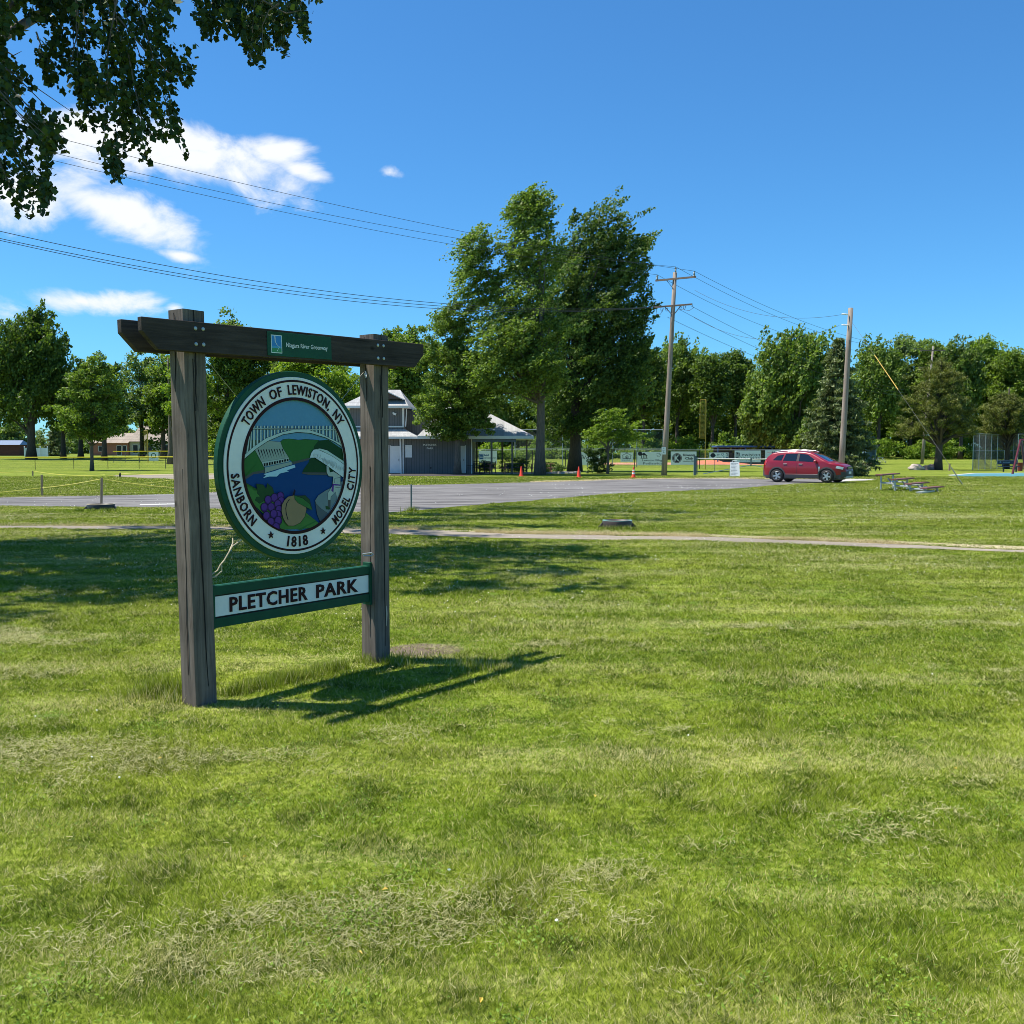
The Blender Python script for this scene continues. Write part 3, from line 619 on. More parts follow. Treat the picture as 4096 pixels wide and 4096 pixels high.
coat([(1290, 338), (1450, 325), (1800, 450), (1800, 800), (1300, 600), (1205, 500), (1215, 430)], 'dkgreen')
coat([(1140, 640), (1240, 600), (1440, 740), (1600, 860), (1440, 905), (1020, 862), (1040, 810), (1130, 690)], 'dkgreen')
coat([(1020, 862), (1420, 864), (1440, 908), (1120, 900), (1020, 882)], 'shore', outline=3)
coat([(240, 490), (470, 345), (660, 362), (700, 470), (800, 625), (800, 640), (350, 695)], 'dam', outline=4)
for i in range(10):
    x = 297 + i * 43.5; coat([(x - 9, 500 - i * 2.3), (x, 478 - i * .8), (x + 10, 500 - i * 2.3), (x + 52 - i * .6, 662 - i * 4.6), (x + 44 - i * .6, 640 - i * 4.6)], 'line', i == 0)
coat([(350, 690), (800, 622), (803, 682), (385, 770)], 'damlight', outline=4)
for i in range(10):
    x = 400 + i * 42; y = 737 - i * 8.6; coat([(x - 16, y - 24 + i * .6), (x + 14, y - 29 + i * .6), (x + 14, y + 22 - i * .9), (x - 16, y + 27 - i * .9)], 'black', i == 0)
coat([(402, 785), (610, 735), (840, 688), (850, 730), (402, 872)], 'dam', outline=2)
coat([(380, 890), (560, 840), (730, 780), (890, 735), (905, 780), (760, 830), (800, 845), (650, 880), (600, 930), (480, 930), (370, 955), (420, 915)], 'foam')
# bridge
lo = [(-40, 735), (20, 680), (240, 490), (450, 350), (700, 240), (930, 203), (1150, 217), (1400, 292), (1560, 372), (1700, 465)]; hi = [(-40, 670), (20, 620), (200, 455), (420, 300), (690, 200), (930, 152), (1100, 157), (1330, 228), (1640, 385), (1700, 420)]
hiy = lambda x: float(np.interp(x, [p[0] for p in hi], [p[1] for p in hi]))
cols = [(x, 13 if 5 < i < 24 else 15) for i, x in enumerate(np.linspace(-5, 1700, 31))]
lay[0] += 1
for x, w in cols: coat([(x - w - 4, 95), (x + w + 4, 95), (x + w + 4, hiy(x) + 8), (x - w - 4, hiy(x) + 8)], 'line', False)
lay[0] += 1
for x, w in cols: coat([(x - w + 2, 95), (x + w - 2, 95), (x + w - 2, hiy(x) + 8), (x - w + 2, hiy(x) + 8)], 'bridge', False)
for a, b in ((hi, lo),):
    for k in range(40):
        x0 = -40 + k * 43.5; x1 = x0 + 43.6; L0 = [float(np.interp(x, [p[0] for p in lo], [p[1] for p in lo])) for x in (x0, x1)]
        if k == 0: lay[0] += 1
        coat([(x0, hiy(x0) - 6), (x1, hiy(x1) - 6), (x1, L0[1] + 6), (x0, L0[0] + 6)], 'line', False)
    lay[0] += 1
    for k in range(40):
        x0 = -40 + k * 43.5; x1 = x0 + 43.6; L0 = [float(np.interp(x, [p[0] for p in lo], [p[1] for p in lo])) for x in (x0, x1)]
        coat([(x0, hiy(x0)), (x1, hiy(x1)), (x1, L0[1] - 4), (x0, L0[0] - 4)], 'bridge', False)
coat([(100, 68), (1650, 78), (1650, 112), (100, 108)], 'line'); coat([(100, 78), (1650, 88), (1650, 103), (100, 98)], 'bridge')
# rock, canoe and figure
coat([(1225, 1330), (1240, 1372), (1440, 1537), (1560, 1640), (1330, 1720), (1260, 1550)], 'rockdk', outline=4)
coat([(1225, 1325), (1280, 1240), (1400, 1160), (1560, 1080), (1760, 1010), (1760, 1300), (1440, 1537), (1330, 1460), (1240, 1370)], 'rock', outline=4)
coat([(1435, 1290), (1480, 1275), (1478, 1470), (1440, 1465)], 'shore'); coat([(1395, 1410), (1440, 1420), (1475, 1450), (1460, 1475), (1400, 1470)], 'vine')
coat([(1413, 755), (1445, 755), (1468, 862), (1530, 848), (1640, 920), (1640, 1050), (1650, 1110), (1645, 1260), (1590, 1300), (1560, 1180), (1482, 1262), (1478, 1315), (1438, 1312), (1432, 1210), (1512, 1080), (1522, 930), (1450, 925), (1415, 860)], 'fig', outline=5)
line([(1545, 1035), (1548, 960), (1635, 945)], 5); line([(1560, 1110), (1640, 1108)], 5)
coat([(1515, 1048), (1640, 1063), (1640, 1082), (1532, 1076), (1525, 1195), (1490, 1160)], 'sash')
coat([(1140, 622), (1160, 545), (1200, 490), (1255, 482), (1500, 590), (1760, 745), (1760, 970), (1430, 755), (1220, 617)], 'canoe', outline=6)
coat([(1240, 482), (1300, 470), (1420, 500), (1760, 690), (1760, 735), (1500, 590), (1330, 505)], 'bridge', outline=5)
rr_ = random.Random(2)
for i in range(30):
    x = 1190 + i * 17; y0 = 500 + (x - 1190) * .50; line([(x + rr_.uniform(-5, 5), y0 + rr_.uniform(10, 60)), (x - rr_.uniform(4, 14), y0 + rr_.uniform(75, 125))], 3)
# foreground: grass, leaf, grapes, peach
coat([(-60, 1060), (60, 1085), (240, 1140), (700, 1400), (1060, 1520), (1270, 1690), (1200, 1850), (600, 1950), (0, 1500)], 'grass', outline=4)
coat([(940, 1800), (1060, 1730), (1220, 1655), (1240, 1668), (1090, 1745), (1000, 1805)], 'green')
coat([(250, 1048), (360, 1065), (410, 1132), (430, 1040), (510, 1110), (538, 1200), (420, 1300), (300, 1370), (230, 1320), (250, 1270), (310, 1260), (265, 1200)], 'vine', outline=5)
for (x, y) in ((645, 1255), (660, 1335), (545, 1280), (600, 1385), (440, 1315), (620, 1475), (490, 1435), (375, 1437), (600, 1560), (530, 1545), (410, 1575), (600, 1655), (480, 1675), (565, 1760)):
    coat(ell(x, y, 64, 78), 'line'); coat(ell(x, y, 57, 70), 'grape2'); coat(ell(x - 5, y - 9, 45, 56, 16), 'grape')
coat([(855, 1240), (760, 1262), (700, 1320), (658, 1400), (652, 1500), (680, 1610), (715, 1680), (765, 1735), (860, 1735), (960, 1685), (1030, 1590), (1060, 1470), (1050, 1400), (960, 1290)], 'peach', outline=6)
line([(778, 1305), (735, 1370), (720, 1450), (728, 1540), (757, 1640)], 13)
coat([(870, 1240), (970, 1245), (1040, 1240), (1110, 1310), (1160, 1480), (1060, 1330), (1000, 1280)], 'vine', outline=5)
coat([(860, 1240), (1000, 1290), (1110, 1380), (1160, 1482), (1050, 1430), (920, 1360), (870, 1300)], 'leaf', outline=5)
coat([(828, 1238), (860, 1135), (882, 1165), (862, 1242)], 'line')
pic.obj('seal_painting', PM, seal, recalc=False)
# cables holding the seal
M_cable = mat('steel_cable', (.35, .32, .27), .5, .1, metal=.5)
for pts, r_ in (([(.47, YF + .02, 1.935), (.21, .06, 2.19)], .0022), ([(1.36, YF + .02, 1.93), (1.60, .05, 2.16)], .0022), ([(1.35, YF + .02, 1.0), (1.45, .05, .90), (1.575, .04, .80)], .0025)):
    MB().tube(pts, r_, 5).obj('cable', M_cable, seal)
MB().tube([(.425, YF - .012, 1.02), (.36, YF, .985), (.33, YF, .95), (.29, .05, .90), (.255, .05, .87), (.235, .05, .84), (.165, .06, .80), (.158, .06, .805)], .0045, 6).tube([(.40, YF + .05, 1.03), (.385, YF + .03, 1.0), (.33, YF, .95)], .0045, 6).tube([(.29, .05, .90), (.262, .045, .88), (.262, .045, .83), (.215, .05, .80), (.17, .06, .795)], .0045, 6).obj('tie_wire', mat('tan_wire', (.50, .42, .28), .6), seal)
MB().tube([(1.52, .03, .808), (1.585, .0, .812), (1.60, -.004, .80), (1.585, .0, .79), (1.53, .03, .796)], .006, 6).obj('shackle', M_galv, seal)
MB().tube([(1.60, .03, 2.17), (1.60, .02, 2.14), (1.585, .01, 2.12), (1.58, .02, 2.15)], .005, 6).obj('eye_bolt', M_galv, seal)
# name board
BT, BB = .748, .474; yb = .050
nb = MB().box((.884, yb + .022, (BT + BB) / 2), (1.44, .040, BT - BB)).obj('name_board', M_green, park, bevel=.003)
fr = MB()
fr.box((.884, yb - .004, BT - .033), (1.44, .012, .060)).box((.884, yb - .004, BB + .031), (1.44, .012, .062)); fr.obj('board_frame', M_green, nb, bevel=.002)
MB().box((.884, yb - .0005, (BT + BB) / 2), (1.415, .004, .130)).obj('board_panel', M_swhite, nb)
MB().box((.884, yb - .0025, BT - .0655), (1.425, .003, .005)).box((.884, yb - .0025, BB + .0645), (1.425, .003, .005)).obj('board_line', M_maroon, nb)
for word, xa, wd_ in (('PLETCHER', .300, .668), ('PARK', 1.052, .412)):
  tx = MB(); vs, fs = text_geo(word, 1, 0, .022, 'LEFT', 1.1)
  x0 = min(v.x for v in vs); x1 = max(v.x for v in vs); P = [((v.x - x0) / (x1 - x0) * wd_ + xa, yb - .010, .563 + v.y / .70 * .092 + .004) for v in vs]; Q = [(p[0], yb - .0026, p[2]) for p in P]
  tx.add(P, fs); ed = {}
  for f in fs:
    for i in range(len(f)): e = (f[i], f[(i + 1) % len(f)]); ed.setdefault(tuple(sorted(e)), []).append(e)
  n = len(P); tx.add(P + Q, [(e[0][0], e[0][1], e[0][1] + n, e[0][0] + n) for e in ed.values() if len(e) == 1])
  tx.obj('board_lettering', M_maroon, nb, recalc=False)
for u, hh in ((.156, 0), (1.6065, .02)):
    MB().box((u + (.012 if u < 1 else -.014), yb + .02, (BT + BB) / 2), (.024, .075, BT - BB + .01 + 2 * hh)).obj('bracket', M_green, nb, bevel=.002)
# ------------------------------------------------------------------ trees
M_bark = mat('bark_grey', (.13, .105, .085), .95, .35, 5, 1.0, 12, stretch=(3, 3, .6)); M_bark2 = mat('bark_brown', (.075, .058, .045), .95, .35, 5, 1.0, 12, stretch=(3, 3, .6))
FO = dict(maple=foliage('maple_leaves', (.058, .100, .012), (.25, .335, .075), .40), dark=foliage('dark_leaves', (.036, .072, .012), (.175, .245, .055), .36),
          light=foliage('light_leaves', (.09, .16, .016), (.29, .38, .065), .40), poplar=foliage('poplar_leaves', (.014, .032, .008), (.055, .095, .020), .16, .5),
          spruce=foliage('spruce_needles', (.06, .085, .028), (.24, .28, .12), .2), pine=foliage('pine_needles', (.055, .070, .012), (.22, .235, .055), .2, .6),
          silver=foliage('silver_leaves', (.07, .12, .03), (.24, .31, .12), .35), woods=foliage('woodland_leaves', (.042, .082, .010), (.23, .31, .065), .36, .12), shrub=foliage('shrub_leaves', (.02, .045, .012), (.07, .12, .03), .2, 1.0),
          yew=foliage('yew_leaves', (.035, .08, .015), (.12, .19, .04), .2, 1.2))
def leaves(C, R, n, size, r, bias=.5, wind=None, aspect=.62, flat=1.0):
    """n leaves round each cluster centre: kite shaped faces, (N*n*4,3)"""
    N_ = len(C); C = np.repeat(C, n, 0); R = np.repeat(np.broadcast_to(R, (N_, 3)) if np.ndim(R) else np.full((N_, 3), R), n, 0); k = len(C)
    d = r.randn(k, 3); d /= np.linalg.norm(d, axis=1)[:, None]; rad = r.rand(k, 1) ** bias
    P = C + d * rad * R
    if wind is not None:
        u_ = r.rand(k, 1); wn = np.array(wind, float) / np.linalg.norm(wind); wj = wn + np.repeat(r.randn(N_, 3) * .28, n, 0); P = C + wj * (u_ - .3) * R[:, :1] * 2.5 + d * rad * R * (1.0 - .68 * np.clip(u_, 0, 1))
    t = r.randn(k, 3); 
    if wind is not None: t = t * .55 + np.array(wind) * 1.2
    t /= np.linalg.norm(t, axis=1)[:, None]
    nn = r.randn(k, 3) * .8 + np.array([0, 0, .9 * flat]) + d * .4; b = np.cross(nn, t); b /= np.linalg.norm(b, axis=1)[:, None] + 1e-9
    s = size * (.6 + .8 * r.rand(k, 1)); V = np.zeros((k, 4, 3))
    V[:, 0] = P - t * s * .5; V[:, 1] = P + b * s * aspect * .5 - t * s * .05; V[:, 2] = P + t * s * .5; V[:, 3] = P - b * s * aspect * .5 - t * s * .05
    return V.reshape(-1, 3)
def lump(d, seed, amp=.22):
    return 1 + amp * (np.sin(d[:, 0] * 4.1 + seed) * np.cos(d[:, 1] * 3.7 + seed * 2) + np.sin(d[:, 2] * 5.3 + seed * 3) * .7 + .5 * np.sin(d[:, 0] * 9 + d[:, 2] * 8 + seed))
def blob_clusters(blobs, r, seed, shell=.45):
    out = []
    for (cx, cy, cz, rx, ry, rz, n) in blobs:
        d = r.randn(n, 3); d /= np.linalg.norm(d, axis=1)[:, None]; rad = (shell + (1 - shell) * r.rand(n) ** .6)[:, None] * lump(d, seed + cx)[:, None]
        out.append(np.array([cx, cy, cz]) + d * rad * np.array([rx, ry, rz]))
    return np.concatenate(out)
def trunk_mesh(r, H_, rad, tips, lean=(0, 0), fork=None, n=9, top=.85, limbs=14, flare=1.45):
    mb = MB(); pts = []; rr = []; K = 9
    for i in range(K + 1):
        t = i / K; pts.append((lean[0] * t * t + rad * .4 * math.sin(3 * t + rad), lean[1] * t * t, H_ * top * t - (.15 if i == 0 else 0))); rr.append(rad * (flare if i == 0 else 1.0) * (1 - .85 * t ** 1.1) + .01)
    mb.tube(pts, rr, n); pts = [Vector(p) for p in pts]
    idx = r.permutation(len(tips))[:limbs]
    for i in idx:
        e = Vector(tips[i]); t = min(.88, max(fork or .25, (e.z / (H_)) * (.45 + .25 * r.rand()))); f = t * K; j = min(K - 1, int(f)); s = pts[j].lerp(pts[j + 1], f - j)
        ln = (e - s).length; m = s.lerp(e, .5) + Vector((0, 0, ln * .10)); m.x = s.x + (m.x - s.x) * .85; q = max(.012, rr[j] * .42)
        mb.tube([s, s.lerp(m, .5) + Vector((r.randn() * .04, r.randn() * .04, 0)) * ln, m, m.lerp(e, .6), e], [q, q * .75, q * .5, q * .28, .008 + q * .08], 6, cap=False)
    return mb
def tree(name, label, loc, H_, rad, blobs, nleaf, lsize, crad, fol, bark=None, seed=1, group=None, cat='tree', wind=None, lean=(0, 0), limbs=14, shell=.45, fork=None, top=.85, aspect=.62, bias=.5):
    r = np.random.RandomState(seed); t = thing(name, label, cat, loc, 0, group)
    C = blob_clusters(blobs, r, seed, shell); C = C[C[:, 2] > .3]
    trunk_mesh(r, H_, rad, C, lean, fork, top=top, limbs=limbs).obj('trunk', bark or M_bark, t, smooth=True, recalc=False)
    R = np.array(crad)[None, :] * (.6 + .8 * r.rand(len(C), 1))
    npmesh('crown', leaves(C, R, nleaf, lsize, r, bias, wind, aspect), 4, FO[fol], t)
    return t
def P1(x, y, Y): return A(x * 2.12, y * 2.12, Y)       # 1932-pixel coordinates
def blob(base, x, y, Y, rx_px, ry_px, n, ry=None):
    """an ellipsoid of crown placed by its outline in the photograph at distance Y, with its own real depth"""
    p = P1(x, y, Y) - base; k = Y * 2.12 / F; rx = rx_px * k; rz = ry_px * k; return (p.x, p.y, p.z, rx, ry or rx * .9, rz, n)

# tall wind-blown silver maple in front of the pavilion
Y = 71.5; b = at(1017 * 2.12, Y)
W_ = (.75, .1, .45)
tree('silver_maple', 'very tall windblown maple with bare forked trunk beside the pavilion roof', b, 21.5, .34,
     [blob(b, 995, 412, Y, 40, 48, 75), blob(b, 1000, 480, Y, 56, 52, 95), blob(b, 895, 472, Y, 38, 42, 50), blob(b, 895, 540, Y, 42, 50, 58), blob(b, 968, 560, Y, 60, 60, 84), blob(b, 1010, 640, Y, 70, 60, 84), blob(b, 925, 640, Y, 70, 50, 66), blob(b, 852, 600, Y, 30, 28, 22), blob(b, 960, 710, Y, 85, 50, 85), blob(b, 1020, 720, Y, 50, 40, 42), blob(b, 1000, 385, Y, 24, 22, 16), blob(b, 925, 700, Y - 1.5, 60, 45, 60), blob(b, 970, 640, Y - 2, 60, 40, 60), blob(b, 1015, 690, Y - 2.5, 40, 24, 34)],
     84, .185, (.60, .60, .42), 'maple', seed=11, wind=W_, limbs=46, shell=.35, fork=.3, top=.80, aspect=.66)
Y = 84; b = at(1082 * 2.12, Y)
tree('dark_maple', 'broad dense maple with dark trunk just left of the low ornamental tree', b, 23.5, .50,
     [blob(b, 1130, 440, Y, 55, 48, 75), blob(b, 1100, 520, Y, 65, 60, 95), blob(b, 1165, 500, Y, 48, 50, 60), blob(b, 1140, 600, Y, 75, 65, 120), blob(b, 1080, 640, Y, 90, 80, 130), blob(b, 1150, 690, Y, 68, 60, 100), blob(b, 1060, 740, Y, 90, 60, 110), blob(b, 1130, 765, Y, 66, 45, 70), blob(b, 1180, 560, Y, 42, 55, 60), blob(b, 1190, 650, Y, 36, 50, 50), blob(b, 1175, 730, Y, 40, 50, 50), blob(b, 1060, 560, Y, 50, 60, 60), blob(b, 1062, 500, Y, 26, 40, 30), blob(b, 1030, 620, Y, 60, 60, 60), blob(b, 1205, 465, Y, 24, 10, 14), blob(b, 1060, 805, Y, 60, 26, 40), blob(b, 1110, 800, Y, 40, 22, 30)],
     90, .215, (.68, .68, .47), 'dark', M_bark2, seed=12, wind=(.6, .1, .6), limbs=30, shell=.4, aspect=.68)
Y = 72.5; b = at(862 * 2.12, Y)
tree('park_maple', 'medium dense maple standing against the front wall of the grey clubhouse', b, 11.5, .24,
     [blob(b, 858, 700, Y, 74, 72, 135), blob(b, 862, 760, Y, 78, 46, 115), blob(b, 850, 640, Y, 56, 52, 70), blob(b, 900, 790, Y, 38, 26, 34), blob(b, 820, 790, Y, 38, 26, 34), blob(b, 862, 815, Y, 38, 18, 26)],
     120, .17, (.5, .5, .30), 'maple', seed=13, limbs=22, shell=.4, aspect=.7)
Y = 75; b = at(1146 * 2.12, Y)
tree('ornamental_tree', 'low spreading bright green ornamental tree by the round banner fence shrub', b, 4.8, .10,
     [blob(b, 1150, 808, Y, 46, 28, 70), blob(b, 1122, 822, Y, 26, 20, 26), blob(b, 1180, 822, Y, 24, 18, 26), blob(b, 1155, 785, Y, 24, 16, 20)],
     70, .15, (.34, .34, .16), 'light', seed=14, limbs=14, shell=.2, wind=(.8, 0, .3), cat='tree')
# left side
Y = 88; b = at(174 * 2.12, Y)
tree('young_pear_tree', 'young round-crowned tree with slim straight trunk standing behind the yellow capped fence', b, 10.2, .15,
     [blob(b, 172, 735, Y, 52, 50, 95), blob(b, 165, 785, Y, 62, 32, 75), blob(b, 178, 700, Y, 30, 30, 36), blob(b, 172, 812, Y, 55, 18, 34)],
     90, .23, (.55, .55, .36), 'maple', M_bark, seed=15, limbs=18, shell=.35)
Y = 145; b = at(59 * 2.12, Y)
tree('tall_dark_maple', 'tallest dark round-topped maple at the far left beside the white fence', b, 21.5, .62,
     [blob(b, 62, 660, Y, 62, 55, 120), blob(b, 25, 690, Y, 55, 60, 95), blob(b, 95, 720, Y, 40, 60, 80), blob(b, 50, 760, Y, 62, 45, 80), blob(b, 0, 740, Y, 40, 70, 60), blob(b, 60, 622, Y, 30, 24, 26)],
     95, .42, (1.1, 1.1, .7), 'dark', M_bark2, seed=16, limbs=34, shell=.35, wind=(.3, 0, .8), fork=.12)
LT = [('row_maple', 'dark maple, first trunk right of the white vinyl fence', 120, 150, 745, 40, 62, 'dark'), ('row_maple', 'dark slender maple second right of the white fence, behind the young tree', 153, 152, 745, 36, 60, 'dark'),
      ('grey_green_tree', 'grey green leafy tree over the orange brick house', 268, 158, 735, 52, 72, 'silver'), ('row_maple', 'dark crowned maple in front of the orange brick wall', 197, 140, 745, 40, 62, 'dark'), ('row_maple', 'bushy green maple in front of the pale house windows', 308, 150, 740, 34, 68, 'maple')]
for i, (nm, lb, x, Y, y, rx, ry, fo) in enumerate(LT):
    b = at(x * 2.12, Y)
    tree(nm, lb, b, H((854 - y + ry * .7) * 2.12, Y) + EYE, .38, [blob(b, x, y, Y, rx, ry, 110), blob(b, x + 6, y + ry * .6, Y, rx * .95, ry * .45, 50)], 62, .46, (1.1, 1.1, .7), fo, M_bark2, seed=30 + i, limbs=10, shell=.35)
Y = 118; b = at(322 * 2.12, Y)
tree('bright_maple', 'bright green maple showing just left of the near sign post', b, 15, .35, [blob(b, 352, 720, Y, 36, 55, 110), blob(b, 350, 775, Y, 38, 40, 60)], 70, .34, (.8, .8, .5), 'light', seed=41, limbs=10)
Y = 125; b = at(430 * 2.12, Y)
tree('backdrop_maple', 'tall green maple behind the round seal, its top above the cross beam', b, 17, .4, [blob(b, 430, 660, Y, 58, 58, 150), blob(b, 440, 740, Y, 75, 60, 130), blob(b, 520, 780, Y, 60, 60, 80), blob(b, 485, 690, Y, 50, 50, 70)], 75, .40, (1.0, 1.0, .65), 'maple', seed=42, limbs=12)
Y = 122; b = at(600 * 2.12, Y)
tree('backdrop_maple', 'wide yellow green maple behind the right half of the seal', b, 15, .4, [blob(b, 600, 740, Y, 85, 60, 170), blob(b, 640, 790, Y, 60, 45, 90), blob(b, 560, 690, Y, 50, 35, 60)], 75, .38, (1.0, 1.0, .65), 'light', seed=43, limbs=12)
Y = 112; b = at(768 * 2.12, Y)
tree('backdrop_maple', 'green tree rising over the clubhouse roof right of the far sign post', b, 15.5, .4, [blob(b, 770, 675, Y, 50, 55, 130), blob(b, 760, 740, Y, 52, 50, 90), blob(b, 740, 640, Y, 24, 20, 24)], 75, .36, (.9, .9, .6), 'maple', seed=44, limbs=12)
# right side
Y = 118; b = at(1490 * 2.12, Y)
tree('round_maple', 'large rounded maple behind the red car', b, 16, .5, [blob(b, 1500, 700, Y, 66, 58, 190), blob(b, 1460, 750, Y, 56, 66, 140), blob(b, 1540, 760, Y, 60, 70, 130), blob(b, 1490, 820, Y, 80, 40, 110), blob(b, 1420, 790, Y, 24, 50, 40)], 78, .37, (.9, .9, .6), 'maple', seed=45, limbs=14, wind=(.3, 0, .8))
RT = [(1212, 705, 30, 50, 'dark', 'dark tree at the wood edge just right of the broad maple'), (1275, 700, 36, 46, 'maple', 'wood edge tree directly behind the crossarm utility pole'), (1342, 712, 26, 42, 'dark', 'narrow dark tree of the wood edge behind the yellow foul pole'),
      (1385, 705, 26, 40, 'dark', 'small crowned tree in the dip of the wood skyline left of the round maple'), (1655, 710, 34, 50, 'maple', 'wood edge tree just right of the bare utility pole'), (1715, 690, 34, 56, 'silver', 'pale green tall tree of the wood edge, behind the guy wire'),
      (1765, 700, 34, 52, 'maple', 'wood edge tree behind the left side of the brown pine'), (1810, 705, 30, 46, 'dark', 'dark wood edge tree above the right shoulder of the brown pine'), (1856, 695, 36, 56, 'light', 'bright green tall tree between the two pines'), (1915, 712, 34, 52, 'maple', 'tree at the right picture edge above the second pine')]
for i, (x, y, rx, ry, fo, lb) in enumerate(RT):
    Y = 146 + (i * 7) % 12; b = at(x * 2.12, Y)
    tree('wood_edge_tree', lb, b, H((854 - y + ry * .6) * 2.12, Y) + EYE, .3, [blob(b, x, y, Y, rx * 1.15, ry, 120), blob(b, x + 4, y + ry * .9, Y, rx * 1.3, ry * .8, 110), blob(b, x - 6, y - ry * .62, Y, rx * .7, ry * .4, 30), blob(b, x + rx * .8, y - ry * .2, Y, rx * .5, ry * .5, 24)], 52, .40, (1.0, 1.0, .65), fo, M_bark2, seed=60 + i, limbs=10, shell=.4, wind=(None, (.3, 0, .7), None)[i % 3], group='trees along the edge of the wood')
# the wood itself reads as one mass
r = np.random.RandomState(99); parts = []
for i in range(104):
    X = -56 + 185 * (i / 103) + r.randn() * 1.0; Y = 158 + 26 * r.rand(); Ht = 12.5 + 4.0 * r.rand() + (1.5 if X > 60 else 0); R_ = 2.8 + 1.4 * r.rand(); z = gz(Y)
    C = blob_clusters([(X, Y, z + Ht * .62, R_, R_, Ht * .38, 60), (X, Y - 1.5, z + Ht * .25, R_ * 1.05, R_, Ht * .25, 34)], r, i, .5)
    parts.append(leaves(C, (1.1, 1.1, .75), 48, .50, r))
tag(npmesh('woodland', np.concatenate(parts), 4, FO['woods']), 'dense green mixed wood with bushy undergrowth closing off the playing fields', 'wood', kind='stuff')
parts = []
for i in range(120):
    X = -50 + 172 * (i / 119) + r.randn(); Y = 144 + 9 * r.rand(); z = gz(Y); hb = 1.0 + 2.6 * r.rand() ** 1.6
    C = blob_clusters([(X, Y, z + hb * .55, 1.7 + r.rand(), 1.5, hb * .6, 26)], r, i, .3); parts.append(leaves(C, (.75, .75, .45), 50, .32, r))
tag(npmesh('undergrowth', np.concatenate(parts), 4, FO['light']), 'bright green scrubby undergrowth along the foot of the wood', 'undergrowth', kind='stuff')
parts = []
for i in range(46):
    X = -185 + 150 * (i / 45) + r.randn() * 2; Y = 290 + 30 * r.rand(); Ht = 7 + 4.5 * r.rand(); R_ = 3.5 + 2 * r.rand(); z = gz(Y)
    C = blob_clusters([(X, Y, z + Ht * .5, R_, R_, Ht * .5, 60)], r, i, .5); parts.append(leaves(C, (1.4, 1.4, 1.), 30, .85, r))
tag(npmesh('distant_tree_belt', np.concatenate(parts), 4, FO['silver']), 'low hazy green belt of distant trees behind the shed and white fence', 'wood', kind='stuff')
# blue spruce beside the bare pole
def spruce(name, label, b, H_, Rb, fol, seed, n_w=30, droop=.12, cat='tree', lsize=.30, tier=14, k=30, z0=.25):
    r = np.random.RandomState(seed); t = thing(name, label, cat, b); C = []; D = []
    mb = MB().tube([(0, 0, -.1), (0, 0, H_ * .5), (0, 0, H_)], [.2, .12, .02], 8)
    for i in range(n_w):
        f = i / (n_w - 1); z = z0 + (H_ - z0) * f ** .95; R_ = Rb * (1 - f) ** .8 * (.62 + .6 * r.rand()) + .12
        m = max(4, int(tier * (1 - f) + 3))
        for j in range(m):
            a = 6.283 * j / m + r.rand() * .8; L_ = R_ * (.75 + .4 * r.rand()); e = np.array([math.cos(a) * L_, math.sin(a) * L_, z - droop * L_ * (1 if f < .7 else -1)])
            mb.tube([(0, 0, z + .1), tuple(e)], [.03, .008], 4, cap=False)
            for q in (.35, .55, .75, .93): C.append(np.array([0, 0, z + .1]) * (1 - q) + e * q + r.randn(3) * .05)
    mb.obj('trunk', M_bark2, t, recalc=False)
    C = np.array(C); npmesh('crown', leaves(C, (.34, .34, .14), k, lsize, r, .6, None, .30), 4, FO[fol], t); return t
spruce('blue_spruce', 'blue green spruce with drooping boughs behind the front of the red car', at(1577 * 2.12, 68), 9.2, 2.75, 'spruce', 71)
spruce('yard_spruce', 'small dark blue spruce between the white fence and the tree row at far left', at(226 * 1, 190), 6.5, 2.6, 'spruce', 72, n_w=14, lsize=.6, k=14, tier=9)
# scraggly pines
def pine(name, label, b, H_, tr, seed, blobs, n=84, ls=.18):
    r = np.random.RandomState(seed); t = thing(name, label, 'tree', b)
    C = blob_clusters(blobs, r, seed, .25); C = C[C[:, 2] > 1.2]
    trunk_mesh(r, H_, tr, C, (.1, 0), .22, top=.95, limbs=60, flare=1.3).obj('trunk', M_bark2, t, smooth=True, recalc=False)
    npmesh('crown', leaves(C, (.42, .42, .26), n, ls * 1.5, r, .5, None, .19), 4, FO['pine'], t)
Y = 91; b = at(1768 * 2.12, Y)
pine('scots_pine', 'brownish thin-needled pine standing over the boulders', b, 10.6, .34, 81, [blob(b, 1775, 730, Y, 52, 42, 130), blob(b, 1775, 775, Y, 68, 36, 130), blob(b, 1724, 812, Y, 36, 16, 40), blob(b, 1812, 806, Y, 46, 22, 60), blob(b, 1775, 695, Y, 26, 22, 34)])
Y = 97; b = at(1897 * 2.12, Y)
pine('scots_pine', 'smaller olive pine in front of the batting cage at the right edge', b, 8.3, .26, 82, [blob(b, 1900, 780, Y, 48, 32, 150), blob(b, 1870, 812, Y, 36, 14, 50), blob(b, 1925, 808, Y, 40, 16, 60), blob(b, 1900, 757, Y, 26, 16, 34)])
